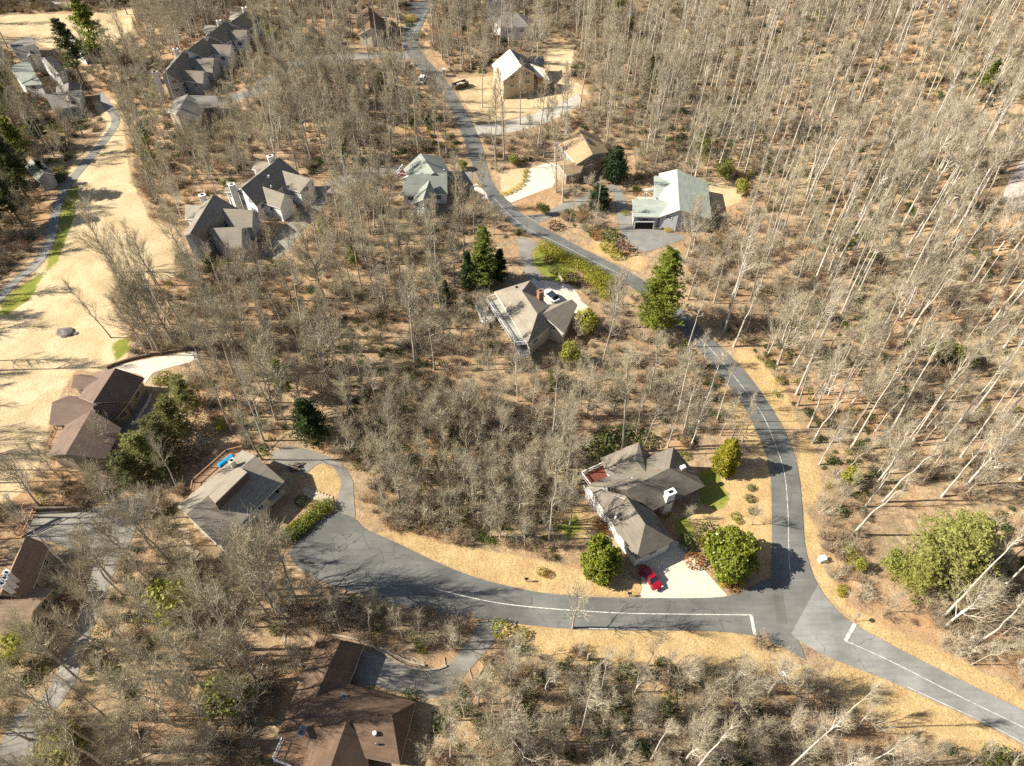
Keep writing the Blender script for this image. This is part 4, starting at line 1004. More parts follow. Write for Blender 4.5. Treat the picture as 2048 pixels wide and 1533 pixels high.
# broadleaf evergreens
MAG = [(stem_mesh(4, .2), leafy(70+i, lobes_round(80+i, 4.4, 8.5, 16, .02, .42), 105, .30, 'magnolia', lump=.22, shell=(.72, 1.03), jit=.9)) for i in range(2)]
ARB = (stem_mesh(3), leafy(90, [((0, 0, 1.8), (2.3, 2.3, 2.0)), ((0, 0, 4.0), (2.3, 2.3, 2.8)), ((0, 0, 6.2), (1.5, 1.5, 2.4)), ((.2, 0, 7.8), (.8, .8, 1.6)), ((.9, -.9, .9), (1, 1, 1.3))], 190, .22, 'arbor', asp=2.4, lump=.14, shell=(.75, 1.03)))
HOL = (stem_mesh(3), leafy(91, [((0, 0, 2.6), (3.0, 3.0, 2.8)), ((0, 0, 5.0), (2.4, 2.4, 2.8)), ((.3, 0, 7.2), (1.4, 1.4, 2))], 95, .3, 'hemlock', lump=.22, shell=(.7, 1.05)))
def bush_tree(name, px, py, hz, pair, s, label, cat='evergreen tree', rz=0, sz=None, mat=None):
    p = spot(px, py, hz); e = tree_obj(name, pair, p, rz, s, label, cat, None, (0, 0), sz); return e
bush_tree('magnolia_tree', 1461, 1112, 3.8, MAG[0], 1.0, 'round glossy magnolia right of the pale driveway', rz=.5)
bush_tree('magnolia_tree', 1203, 1120, 3.6, MAG[1], .80, 'round glossy magnolia left of the red car', rz=2, sz=.86)
bush_tree('arborvitae_tree', 1454, 916, 3.8, ARB, 1.0, 'golden-green teardrop arborvitae beside the road above the junction house')
bush_tree('holly_tree', 1230, 335, 4, HOL, 1.12, 'dark dense holly at the corner of the tan roofed house')
bush_tree('holly_tree', 1199, 396, 3, HOL, .95, 'dark green leafy bush-tree in the island between the upper driveways', sz=.75, rz=2)
BIGY = pine_mesh(41, 13, .05, 4.6, 170, 'bigolive', 14, 6, .45, .8, .3, .08)
ever('pine_tree', 1868, 1150, BIGY, 13, 17, 'big olive-yellow evergreen above the lower right road', rz=.3, wide=1.25)
ever('pine_tree', 1815, 1165, BIGY, 13, 9, 'shorter yellow-green evergreen at the left foot of the big olive one', rz=2.3, wide=1.25)
ever('pine_tree', 1905, 1180, OLc[0], 12, 10, 'darker green evergreen at the right foot of the big olive one', rz=1.3, wide=1.1)
LIM = [(stem_mesh(3, .1), leafy(94+i, lobes_round(95+i, 2.6, 6, 12, .12, .36), 60, .26, m_, lump=.35, shell=(.4, 1.1))) for i, m_ in enumerate(('lime', 'olive'))]
for px, py, v, s, sz, lb in ((352,1222,0,1.55,1.4,'loose yellow-green tree in the lower left woods'), (62,1300,0,1.0,1.3,'yellow-green tree beside the brown roofed house at the left edge'), (462,1398,1,1.45,1.2,'olive-green tree left of the big brown roof'),
    (130,1512,1,1.5,1.1,'olive bush-tree at the bottom left edge'), (30,1320,0,.6,.8,'small lime bush below the brown house at the left edge'), (648,470,0,.5,1.1,'thin lime-green sapling in the middle woods'), (708,530,1,.7,1.2,'pale green sapling among trunks in the middle woods'),
    (1172,655,0,1.0,1.1,'lime-green tree below the court with the white car'), (1140,720,0,.9,1.1,'lime-green tree half under bare crowns below the court'), (1108,770,1,.8,1.0,'olive tree under bare crowns south of the white decks'),
    (440,852,0,.5,.5,'small bright green bush under the trees right of the bushy evergreen row'), (1985,1545,1,1.2,1.0,'olive bush at the bottom right corner below the road'), (1240,25,0,.9,1.2,'yellow-green conifer at the top edge'), (1258,62,1,.9,1.1,'olive tree just below the yellow-green conifer at the top edge'),
    (1285,100,1,.8,1,'third green tree down the slope from the top edge'), (1450,350,1,1.2,1,'olive bushy tree under the power line'), (1482,380,0,.8,.8,'yellow-green bush at the right end of the upper lawn'), (1400,300,1,1.1,1,'grey-green tree beside the utility pole'), (1880,710,1,1.2,.9,'olive thicket on the leafy hillside'),
    (1930,720,1,1.0,.8,'second olive thicket on the leafy hillside'), (1700,960,0,.7,.8,'pale green bush at the foot of the hillside'), (1785,1130,0,.8,.8,'lime bush left of the big olive evergreen'), (1720,1130,0,.45,.5,'small lime shrub by the roadside slope'),
    (760,170,1,.8,1,'olive tree near the side road'), (300,330,1,1.0,1.1,'olive tree at the right edge of the tan lawn'), (230,120,1,.9,1.2,'olive tree right of the upper-left pines'), (1090,420,1,.5,.5,'olive shrub beside the upper driveway'), (1027,322,0,.55,.6,'yellow-green shrub at the corner of the pale driveway'), (925,330,1,.6,.5,'dark olive shrub by the road near the green-grey house')):
    bush_tree('green_tree' if s > .6 else 'green_shrub', px, py, 1.5, LIM[v], s, lb, 'tree' if s > .6 else 'shrub', rz=px*.1, sz=sz)

def shrubm(seed, mat, R=1.0, H=1.0, dens=180, size=.12): return leafy(seed, [((0, 0, H*.45), (R, R, H*.6))], dens, size, mat, 'shrub', lump=.12, shell=(.7, 1.03), zmin=-.05)
SHR = {k: shrubm(120+i, k) for i, k in enumerate(('hedge', 'purple', 'rust', 'yellow', 'rhodo', 'arbor', 'hemlock', 'magnolia'))}
TW = [shrub_twigs(130+i, 2.2) for i in range(3)]; TWP = [shrub_twigs(140+i, 3.2, 30, 8, 5, 'twigs_pale') for i in range(2)]; TWR = [shrub_twigs(150, 2.0, 30, 8, 5, 'brush', 1.2)]
def shrub(px, py, kind, s, label, sz=None, cat='shrub', name='shrub'):
    p = spot(px, py, .5*s); o = link(name, SHR[kind] if isinstance(kind, str) else kind, []); place(o, p, px*.37, s, sz=sz); tag(o, label, cat); return o
for a in ((1098,518,'purple',1.5,'round purple-brown shrub on the green lawn inside the curved driveway'), (1146,556,'purple',2.0,'large purple-red shrub above the court with the white car'), (1165,568,'purple',1.3,'smaller purple shrub right of the large purple-red one'),
    (1108,540,'rhodo',1.4,'round dark green shrub below the round purple one'), (1127,545,'hedge',1.4,'mound of olive shrub left of the large purple-red shrub'), (1465,1170,'rust',1.25,'clipped brown-green ball between two yellow mounds at the driveway corner'),
    (1445,1166,'yellow',.8,'yellow mound left of the clipped ball at the driveway corner'), (1480,1164,'yellow',.8,'yellow mound right of the clipped ball at the driveway corner'), (1292,1080,'hemlock',1.6,'low dark green shrub against the white wall above the left magnolia'),
    (1200,1046,'rust',1.2,'first rust-coloured shrub below the white stair'), (1213,1057,'rust',1.3,'second rust-coloured shrub below the white stair'), (1388,1122,'rust',1.6,'brown shrub at the left foot of the right magnolia'), (1378,1085,'rhodo',1.9,'dark green spreading shrub in the bed of the junction house'),
    (1412,1064,'rhodo',2.0,'larger dark green shrub in the bed of the junction house'), (1405,1080,'yellow',.8,'small yellow shrub between the two dark green bed shrubs'), (1332,1028,'hedge',.9,'yellow-green shrub in the inner corner of the junction house'), (1470,1032,'hedge',.9,'upright lime shrub on the lawn below the arborvitae'), (1478,1042,'arbor',.7,'small golden shrub on the lawn below the arborvitae'),
    (1502,975,'rhodo',.8,'grey-green tuft on the lawn beside the road'), (1500,997,'rhodo',.9,'second grey-green tuft on the lawn beside the road'), (1504,1022,'rhodo',.8,'third grey-green tuft on the lawn beside the road'), (1370,912,'hedge',1.0,'green shrub behind the right hip of the junction house'),
    (602,1002,'hemlock',1.3,'dark round shrub beside the step path of the pale taupe house'), (1083,1143,'hedge',.9,'light green shrub on the golden bank above the road'), (1095,1148,'rust',.8,'brown shrub right of the light green one on the golden bank'), (1686,1178,'hedge',.9,'lime shrub on the bank opposite the junction'), (1682,1186,'arbor',.8,'golden shrub on the bank opposite the junction'),
    (1705,1125,'arbor',1.5,'golden-lime bush on the bank right of the white box'), (1698,1100,'hedge',1.5,'green bush above the golden-lime one on the bank'), (880,600,'magnolia',1.6,'glossy dark bush left of the small hemlock'), (1007,388,'yellow',.9,'lowest clump of the yellow shrub row by the pale driveway'), (1016,385,'yellow',.9,'second clump up the yellow shrub row by the pale driveway'), (1025,381,'yellow',.9,'third clump up the yellow shrub row by the pale driveway'), (1034,376,'yellow',.9,'fourth clump up the yellow shrub row by the pale driveway'), (1043,369,'yellow',.9,'fifth clump up the yellow shrub row by the pale driveway'),
    (1050,360,'hedge',.9,'lowest green clump above the yellow shrub row'), (1051,351,'hedge',.9,'middle green clump above the yellow shrub row'), (1052,342,'hedge',.9,'top green clump above the yellow shrub row'),
    (823,36,'yellow',2.0,'golden conical shrub beside the far road'), (818,48,'hemlock',1.6,'dark shrub below the golden one beside the far road'), (843,70,'rhodo',1.5,'dark shrub on the right verge of the far road'), (172,212,'rust',2.3,'rust-tinged round bush beside the broad grey-brown house'), (168,240,'rhodo',1.2,'small dark shrub on the tan lawn'), (120,355,'hemlock',1.8,'dark green shrub beside the path below the cottage'), (108,362,'rhodo',1.6,'olive shrub beside the path below the cottage'),
    (1336,460,'yellow',.9,'yellow shrub at the garage corner of the pale green-grey house'), (1250,425,'hedge',1.0,'green shrub left of the open garage'), (1300,389,'rust',.9,'rust coloured grass clump beside the white patio'), (1286,389,'rust',.9,'second rust coloured grass clump beside the white patio'), (1272,388,'rust',.9,'third rust coloured grass clump beside the white patio'),
    (1246,495,'purple',2.3,'reddish-brown mound above the driveway fork'), (1220,470,'rhodo',2.4,'brown-green mound in the island by the upper driveway'), (1196,470,'rust',1.8,'rust mound in the island by the upper driveway'), (1110,450,'purple',1.8,'reddish shrub in the island between road and driveway'), (1165,430,'rust',1.6,'brown shrub in the island between road and driveway'),
    (1215,492,'hedge',2.0,'yellow-green mound on the outer road bank'), (1232,508,'hedge',1.8,'second yellow-green mound on the outer road bank'), (1225,845+30,'rhodo',3.0,'broad dark rhododendron behind the junction house'), (1205,885,'rhodo',2.8,'second broad rhododendron behind the junction house'), (1258,868,'rhodo',2.6,'third broad rhododendron behind the junction house'), (1185,900,'rhodo',2.4,'fourth broad rhododendron behind the junction house'),
    (1295,880,'rhodo',2.0,'fifth broad rhododendron, nearest the roof gable, behind the junction house'), (330,755,'magnolia',1.8,'glossy shrub at the corner of the cream driveway'), (316,762,'hedge',1.2,'light green shrub at the corner of the cream driveway'), (90,1235,'rust',1.8,'rust and orange shrub beside the brown house at the left'), (140,1200,'rust',1.9,'orange-brown shrub on the edge of the left drive'), (150,1175,'purple',1.8,'dark reddish shrub on the edge of the left drive'),
    (845,1295,'hedge',1.0,'lime shrub in the bank above the shaded driveway'), (740,1386,'hedge',.9,'green shrub at the eave of the big brown roof'), (820,1392,'rhodo',1.3,'dark green shrub at the right eave of the big brown roof'), (532,1545,'rhodo',1.6,'dark shrub at the bottom left of the big brown roof'), (1325,1418,'rhodo',1.6,'dark green patch in the lower brush'), (1245,1420,'rhodo',1.8,'second dark green patch in the lower brush'), (1050,1440,'hedge',1.4,'yellow-green shrub in the lower brush'), (1000,1255,'hedge',1.7,'yellow-green mound at the lower road edge'), (1042,1268,'arbor',1.3,'golden mound at the lower road edge')):
    shrub(*a)
# hedges
def hedge_obj(name, pts, R, H, mat, label, n):
    q = resample([tuple(P(px, py, H*.5+th(*G(px, py)[:2])))[:2] for px, py in pts], n); r = random.Random(n)
    lobes = [((p.x+r.uniform(-.3, .3), p.y+r.uniform(-.3, .3), th(p.x, p.y)+H*.45), (R*r.uniform(.8, 1.15),)*2+(H*r.uniform(.5, .62),)) for p in q]
    TREEP.extend([(p.x, p.y) for p in q]); lz = th(q[0].x, q[0].y)
    o = link(name, leafy(int(n*7), lobes, 150 if R < 1.5 else 110, .15, mat, name, zmin=-9), []); tag(o, label, 'hedge')
hedge_obj('hedge', [(1090,492),(1130,515),(1165,532),(1200,552),(1222,562)], 2.1, 2.3, 'hedge', 'thick yellow-green hedge along the road above the white-car court', 13)
hedge_obj('hedge', [(580,1062),(600,1050),(620,1033),(640,1018),(655,1008)], 1.6, 1.5, 'magnolia', 'dark green hedge along the edge of the cul-de-sac', 10)
hedge_obj('hedge', [(575,1075),(590,1062),(602,1052)], 1.5, 1.4, 'rhodo', 'brownish lower end of planting at the cul-de-sac edge', 5)
hedge_obj('hedge', [(1180,560),(1200,575),(1215,590)], 1.5, 2.2, 'hedge', 'yellow-green bushes between the thick hedge and the tall conifer', 5)

# ------------------------------------------------------------------ bare trees with a place of their own
NB = 0
def big(px, py, kind, v, s, label, tilt=(0, 0), rz=None, sz=None):
    p = spot(px, py); src = {'t': TALL, 'w': WIDE, 's': SMALL, 'tp': TALLP, 'wp': WIDEP}[kind]
    return tree_obj('bare_tree', src[v % len(src)], p, px*.11 if rz is None else rz, s, label, 'tree', None, tilt, sz)
R_ = math.radians
for a in (
    (1226,655,'wp',0,.80,'broad pale bare tree between the court and the bright conifer'),
    (972,660,'wp',1,.66,'rounded pale bare tree at the left end of the white decks'),
    (318,702,'w',0,1.1,'bare tree with paired trunks above the cream driveway, right trunk'), (308,700,'w',1,1.1,'bare tree with paired trunks above the cream driveway, left trunk'), (350,693,'w',2,.95,'bare tree right of the paired trunks above the cream driveway'), (296,712,'t',3,.8,'slim bare tree on the kerb of the cream driveway'),
    (222,676,'s',1,1.4,'slim leaning bare tree on the edge of the tan lawn'), (262,600,'w',1,.95,'bare tree with a fan of branches over the tan lawn'), (230,545,'w',2,.9,'bare tree fanning over the upper part of the tan lawn'),
    (303,1096,'t',3,.95,'stout leaning bare tree between the left drive and the pale taupe house'), (562,1195,'w',1,1.15,'forked bare tree at the left tip of the cul-de-sac'), (532,1180,'w',0,.95,'slender tree behind the forked one at the cul-de-sac'),
    (230,1165,'w',2,.75,'bare tree spreading over the left drive'), (245,1190,'t',5,.8,'second bare tree beside the left drive'), (80,1012,'w',0,.7,'thick bare tree at the upper left of the parking pad'), (22,1030,'t',0,.8,'stout trunk cut by the left edge above the parking pad'),
    (232,900,'wp',1,.62,'pale bare tree over the lower wing of the dark brown house'), (742,1268,'tp',3,.55,'pale bare tree above the big brown roof'), (683,1262,'tp',1,.6,'second pale bare tree above the big brown roof, further left'), (808,1285,'t',1,.5,'small bare tree on the bank above the shaded driveway'),
    (910,1300,'wp',1,.5,'white-twigged bare tree at the corner of the shaded driveway'), (1032,1340,'tp',2,.5,'small pale tree below the lower road edge'), (985,1425,'t',3,.6,'bare tree in the lower brush right of the shaded driveway'), (930,1433,'t',1,.7,'forked bare tree by the end of the shaded driveway'),
    (1145,1257,'s',0,1.5,'gnarled bare tree leaning over the white centre line'), (1200,1392,'tp',5,.55,'crooked pale tree in the lower brush'), (1270,1385,'wp',0,.5,'pale branching tree in the lower brush'), (1362,1385,'wp',1,.62,'leaning pale tree with a fallen-looking fan of branches'),
    (1302,1520,'tp',0,.6,'pale trunk at the bottom edge, left of the leaning one'), (1372,1520,'wp',0,.7,'thick pale leaning tree at the bottom edge'), (1535,1390,'wp',1,.75,'bushy pale tree covering the stop line corner'), (1575,1540,'tp',2,.85,'tall white-barked tree at the bottom edge below the junction'), (1690,1560,'tp',0,.75,'white-barked tree at the bottom edge beside the lower road'), (1760,1565,'tp',4,.7,'thin white-barked tree at the bottom edge near the lower road'),
    (1132,962,'t',5,.8,'grey tree left of the red-boarded deck'), (1112,1012,'t',0,.8,'tall grey tree whose shadow falls over the junction house roof'), (1140,1050,'t',3,.75,'grey tree left of the white stair'), (1120,915,'t',1,.75,'slim grey tree up-left of the red-boarded deck'),
    (550,1222,'w',2,1.05,'wide tree just behind the forked one at the cul-de-sac tip'), (205,1235,'w',1,.8,'spreading tree on the right edge of the left drive'), (275,1130,'w',0,.75,'spreading tree right of the parking pad'), (340,1125,'t',3,.85,'grey tree by the broken slab path'), (120,1325,'w',2,.7,'spreading tree left of the lower part of the left drive'), (165,1365,'t',1,.8,'grey tree at the lower bend of the left drive'), (60,1480,'w',1,.7,'spreading tree over the bottom of the left drive'), (250,1040,'t',5,.75,'grey tree at the right end of the parking pad'),
    (497,1300,'t',0,.95,'thick tree left of the top corner of the big brown roof'), (515,1362,'t',5,.95,'thick tree casting its shadow across the big brown roof'), (462,1335,'t',3,1.0,'stout tree deeper in the wood left of the big brown roof'), (540,1238,'t',1,.9,'tree between the cul-de-sac tip and the big brown roof'), (435,1450,'t',0,.95,'stout tree left of the olive-green tree at the bottom'), (500,1430,'w',2,.7,'spreading tree beside the lower left corner of the big brown roof'),
    (1502,1050,'s',2,.8,'small bare tree on the lawn whose shadow crosses the road'), (1376,1040,'wp',1,.26,'pale round bare shrub-tree in the garden of the junction house'), (1474,882,'tp',0,.5,'left one of the pale tree pair on the road verge'), (1484,884,'tp',4,.5,'right one of the pale tree pair on the road verge'),
    (1393,860,'tp',0,.85,'tall pale trunk leaning toward the road above the junction house'), (1381,895,'tp',4,.75,'tall pale trunk behind the arborvitae'), (1432,845,'tp',5,.6,'pale trunk pair member on the inner road verge'), (1335,895,'tp',2,.55,'pale trunk behind the right roof gable'), (1271,880,'tp',3,.6,'pale trunk just behind the left roof gable'),
    (1376,695,'tp',1,.65,'pale bare tree on the verge of the shaded road bend'), (1398,790,'tp',3,.85,'pale many-branched tree over the road bend'), (1105,880,'tp',5,.8,'pale upright tree in the central wood'), (1098,1080,'tp',1,.75,'white-stemmed tree at the right end of the thicket above the golden bank'), (1040,1060,'t',5,.8,'grey tree at the edge of the thicket above the golden bank'),
    (1000,1060,'t',2,.7,'slim tree within the thicket above the golden bank'), (930,985,'wp',0,.62,'pale crooked tree in the middle of the thicket'), (800,1000,'w',0,.7,'wide bare tree at the left side of the thicket'), (770,960,'w',1,.75,'wide bare tree nearest the cul-de-sac bend'),
    (528,882,'tp',1,.85,'tall bare tree right of the bushy evergreen row'), (463,862,'t',0,.8,'bare tree between the bushy evergreen row and the tall bare tree'), (1385,505,'w',2,.75,'dark-limbed tree in front of the pale green-grey house'), (1372,520,'tp',4,.8,'pale trunk below the pale green-grey house'),
    (1125,405,'tp',2,.9,'tall pole-like bare tree before the tan roofed house'), (1112,385,'t',4,.85,'thin bare tree in the pale driveway edge'), (970,435,'t',1,.7,'dark bare tree at the side of the road beside the green-grey house'), (1631,560,'tp',2,1.05,'tall pale trunk on the hillside right of the bright conifer'), (1500,600,'t',1,.8,'bare tree on the orange slope right of the bright conifer'),
    (1592,790,'tp',0,1.0,'tall white-stemmed tree on the outer side of the road bend'), (1700,900,'tp',5,1.0,'white-stemmed tree at the foot of the right hillside'), (1705,1070,'tp',3,1.05,'long white leaning trunk left of the big olive evergreen'), (1555,730,'w',2,.9,'bare tree with a rounded pale crown right of the shaded road bend'), (1800,640,'wp',0,.9,'wide crowned tree high on the right hillside'),
    (1770,330,'w',2,1.0,'wide dark-limbed tree in the upper right woods'), (1862,390,'wp',1,1.1,'large pale crowned tree in the right woods'), (1590,200,'t',2,1.0,'tall bare trunk in the top right woods'), (1310,250,'tp',5,.9,'pale bare tree right of the dark holly'), (1040,250,'t',0,.75,'bare tree on the bank beside the gravel drive'), (965,215,'t',4,.8,'bare tree between the far road and the unfinished house')):
    big(*a)
# ------------------------------------------------------------------ the woods
def V2(p): return [tuple(G(*q))[:2] for q in p]
BLOCK = [V2(ROAD_L+ROAD_R[::-1]), V2(CROSS_U+CROSS_D[::-1])]+[V2(d[0]) for k, d in D.items()]+[wpoly(q) for q in LAWN]
def ribpoly(pts, wd):
    L, R = offset_line(pts, wd); return [tuple(p) for p in L]+[tuple(p) for p in R[::-1]]
BLOCK += [ribpoly([(835,118),(740,113),(640,118),(590,128),(540,160),(500,190),(430,205)], 7), ribpoly([(945,352),(850,345),(775,341),(710,352),(650,380),(610,430),(540,515)], 6), ribpoly([(197,188),(219,216),(236,240),(219,269),(156,344),(113,413),(94,499),(31,561)], 5)]
KEEP = [   # surfaces the photograph shows free of crowns: (polygon in the photograph, strength)
 ([(1290,560),(1480,750),(1540,880),(1550,1200),(1650,1330),(1790,1390),(2060,1510),(2060,1420),(1650,1180),(1610,1020),(1580,860),(1480,690),(1330,600)], 1.0),
 ([(985,400),(1240,560),(1250,520),(1020,385)], 1.0), ([(820,60),(850,60),(990,380),(950,380),(900,230),(830,130)], .75),
 ([(575,1090),(660,1010),(740,1050),(1000,1160),(1550,1190),(1530,1250),(1000,1225),(600,1150)], .97),
 ([(740,1050),(900,1085),(1290,1160),(1280,1195),(1000,1165),(800,1090)], .9),
 ([(1160,930),(1280,880),(1360,890),(1420,970),(1350,1090),(1270,1130),(1170,1000)], .97), ([(1420,860),(1620,860),(1620,1200),(1270,1200),(1150,1150),(1160,1070),(1300,1090),(1420,960)], 1.0),
 ([(560,1470),(640,1268),(770,1300),(830,1400),(820,1533),(555,1533)], .97), ([(760,1290),(900,1330),(880,1400),(780,1390)], .8),
 ([(355,1010),(490,895),(600,960),(500,1060),(440,1040)], 1.0), ([(380,1000),(440,1095),(560,1020),(600,960)], .5), ([(540,910),(700,920),(720,1040),(600,1060),(600,940)], .9),
 ([(95,840),(110,790),(160,740),(235,730),(295,755),(260,820),(200,905),(130,850)], 1.0), ([(0,1070),(60,1070),(110,1180),(50,1290),(0,1290)], .9), ([(0,600),(170,540),(250,690),(140,760),(90,880),(0,900)], 1.0), ([(165,220),(240,220),(250,340),(260,450),(150,560),(60,600),(110,450),(150,340)], .6),
 ([(100,350),(165,350),(120,540),(0,640),(0,560),(70,520)], .9), ([(230,720),(400,700),(395,722),(290,770),(300,900),(220,900)], .85),
 ([(985,585),(1060,558),(1180,610),(1140,640),(1060,640),(1000,625)], 1.0), ([(960,600),(1000,610),(1070,690),(1040,730)], .6),
 ([(1035,470),(1085,490),(1230,560),(1170,570),(1060,560)], 1.0), ([(1265,400),(1310,350),(1355,338),(1425,400),(1400,460),(1270,465)], .9), ([(1220,365),(1290,455),(1380,480),(1290,510),(1230,470)], .85),
 ([(1095,330),(1120,275),(1160,255),(1218,300),(1200,340),(1130,355)], .85), ([(1000,385),(1060,330),(1110,325),(1110,375),(1015,410)], .9), ([(800,340),(842,305),(900,342),(890,372),(800,380)], .95), ([(800,370),(895,370),(890,420),(800,420)], .5),
 ([(445,385),(510,320),(560,312),(620,355),(580,430),(500,420)], 1.0), ([(362,475),(370,410),(428,388),(520,425),(515,460),(380,500)], 1.0), ([(325,150),(370,95),(500,18),(500,60),(430,150),(400,170)], .95), ([(300,140),(350,95),(340,180)], .6),
 ([(980,130),(1020,95),(1090,110),(1105,165),(1010,195)], .85), ([(945,160),(1180,190),(1100,260),(950,260)], .25), ([(700,60),(735,10),(770,20),(770,65)], .85), ([(20,90),(70,75),(120,120),(160,185),(160,215),(100,222),(20,170)], .5), ([(0,30),(260,20),(210,90),(0,100)], .9),
 ([(968,0),(1020,0),(1060,50),(985,70)], .5), ([(345,190),(440,190),(440,215),(345,235)], .6), ([(1418,360),(1490,365),(1480,405),(1425,420)], .9), ([(900,150),(950,150),(950,185),(900,185)], 1.0), ([(2000,320),(2048,310),(2048,430),(2000,400)], .8),
 ([(1250,540),(1290,478),(1325,478),(1358,560),(1350,655),(1280,655)], .97), ([(915,520),(960,440),(1010,480),(1010,575),(925,580)], .95), ([(585,800),(620,782),(662,800),(655,875),(590,870)], .97), ([(225,930),(370,765),(390,850),(300,970)], .95), ([(1760,1000),(1850,965),(1955,1010),(1950,1180),(1770,1170)], .95), ([(1200,290),(1258,290),(1258,360),(1205,360)], .9), ([(310,1180),(395,1180),(395,1250),(310,1260)], .8), ([(110,60),(215,60),(215,170),(110,170)], .4)]
def blocked(x, y, pad=1.5):
    b = np.zeros(len(x), bool)
    for poly in BLOCK+FOOT:
        a = np.array(poly); lo = a.min(0)-pad; hi = a.max(0)+pad
        s = np.nonzero((x > lo[0]) & (x < hi[0]) & (y > lo[1]) & (y < hi[1]))[0]
        if len(s): b[s] |= polydist(x[s], y[s], poly) < pad
    return b
def veiled(x, y, z, h, r, lo=.3):
    """chance that a tree of height h would cover something the photograph shows clear"""
    p = np.zeros(len(x))
    for f, dx in ((lo, 0), (.55, 0), (.75, -2.2), (.75, 2.2), (.9, 0), (1.0, 0)):
        u, v = PROJ(x+dx, y, z+h*f)
        for poly, s in KEEP: p = np.maximum(p, inpoly(u, v, poly)*s)
    return r.random(len(x)) < p
def scatter(cell, r, x0=-235, x1=300, y0=5, y1=360):
    X_, Y_ = np.meshgrid(np.arange(x0, x1, cell), np.arange(y0, y1, cell)); x = X_.ravel()+r.uniform(-.48, .48, X_.size)*cell; y = Y_.ravel()+r.uniform(-.48, .48, X_.size)*cell
    z = TH(x, y); u, v = PROJ(x, y, z)
    k = (u > -330) & (u < 2250) & (v < 1720) & (v > -170); return x[k], y[k], z[k], u[k], v[k]
SOFT = [wpoly(q) for q in GOLD]+[wpoly(q) for q in GREEN]
def insoft(x, y):
    b = np.zeros(len(x), bool)
    for poly in SOFT: b |= inpoly(x, y, poly)
    return b
r = np.random.default_rng(5)
x, y, z, u, v = scatter(3.95, r)
dens = np.interp(np.sin(x/19+2)*np.cos(y/23)+.6*np.sin(x/9+y/13), [-1.2, 1.2], [.34, .96])
dens = dens*np.where(x > 75, .9, 1.0)
k = (r.random(len(x)) < dens) & ~blocked(x, y, 1.6) & ~insoft(x, y)
tp_ = np.array(TREEP)
for tx, ty in tp_: k &= (x-tx)**2+(y-ty)**2 > 2.6**2
x, y, z, u, v = [a[k] for a in (x, y, z, u, v)]
cls = np.where(r.random(len(x)) < .66, 0, 1)                       # 0 tall, 1 small
low = (v > 1230) & (u < 1600) & (u > 880); cls[low & (r.random(len(x)) < .75)] = 1
wide = (r.random(len(x)) < .13) & (cls == 0)
sc = np.where(cls == 0, r.uniform(.5, 1.05, len(x)), r.uniform(.6, 1.2, len(x)))
hl = (x > 75); cls = np.where(hl & (cls == 1) & (r.random(len(x)) < .4), 0, cls); sc = np.where((cls == 0) & hl, sc*1.1, sc)
mid = (u > 680) & (u < 1150) & (v > 750) & (v < 1090); sc = np.where(mid & (cls == 0), sc*.68, sc)
hgt = np.where(cls == 0, 24*sc, 9*sc)
# the thicket above the golden bank and the scrub below the lower road stand closer together
TH_ = [V2([(690,850),(722,1000),(775,1050),(870,1082),(1000,1098),(1135,1085),(1150,900),(1000,800),(780,800)]), V2([(900,1400),(960,1290),(1300,1320),(1560,1350),(1640,1440),(1600,1545),(880,1545)]), V2([(480,1240),(620,1190),(800,1215),(950,1240),(880,1300),(640,1265)])]
xt, yt, zt, ut, vt = scatter(4.1, r)
kt = np.zeros(len(xt), bool)
for q in TH_: kt |= inpoly(xt, yt, q)
kt &= ~blocked(xt, yt, 1.2); xt, yt, zt, ut, vt = [a[kt] for a in (xt, yt, zt, ut, vt)]
nt_ = len(xt); wt = r.random(nt_) < .45; st_ = np.where(wt, r.uniform(.36, .62, nt_), r.uniform(.6, 1.1, nt_))
x, y, z, u, v = [np.concatenate([a, b]) for a, b in zip((x, y, z, u, v), (xt, yt, zt, ut, vt))]
cls = np.concatenate([cls, np.where(wt, 0, 1)]); wide = np.concatenate([wide, wt]); sc = np.concatenate([sc, st_]); hgt = np.concatenate([hgt, np.where(wt, 17, 9)*st_])
k = ~veiled(x, y, z, hgt, r)
# trees turned down for their height come back small
x2, y2, z2_, u2, v2 = [a[~k] for a in (x, y, z, u, v)]
x, y, z, u, v, cls, wide, sc = [a[k] for a in (x, y, z, u, v, cls, wide, sc)]
s2 = r.uniform(.35, .75, len(x2)); k2 = (~veiled(x2, y2, z2_, 9*s2, r)) & (r.random(len(x2)) < .7)
x = np.concatenate([x, x2[k2]]); y = np.concatenate([y, y2[k2]]); z = np.concatenate([z, z2_[k2]]); u = np.concatenate([u, u2[k2]]); v = np.concatenate([v, v2[k2]])
cls = np.concatenate([cls, np.ones(k2.sum(), int)]); wide = np.concatenate([wide, np.zeros(k2.sum(), bool)]); sc = np.concatenate([sc, s2[k2]])
ALLV = [('t', i) for i in range(6)]+[('w', i) for i in range(3)]+[('s', i) for i in range(3)]+[('tp', i) for i in range(5)]+[('wp', i) for i in range(2)]
SRC = {'t': TALL, 'w': WIDE, 's': SMALL, 'tp': TALLP, 'wp': WIDEP}
pale = r.random(len(x)) < np.where(x > 0, np.interp(x, [0, 55], [.30, .85]), .14)
def variant(c, w_, pl):
    if c: return ALLV.index(('s', int(r.integers(3))))
    if w_: return ALLV.index(('wp', int(r.integers(2)))) if pl else ALLV.index(('w', int(r.integers(3))))
    return ALLV.index(('tp', int(r.choice(5, p=[.28, .22, .25, .15, .10])))) if pl else ALLV.index(('t', int(r.integers(6))))
vi = np.array([variant(c, w_, pl) for c, w_, pl in zip(cls, wide, pale)])
sc = np.where(wide, sc*.95, sc)
rz = r.uniform(0, 6.28, len(x)); tx_ = r.normal(size=len(x))*.035; ty_ = r.normal(size=len(x))*.035
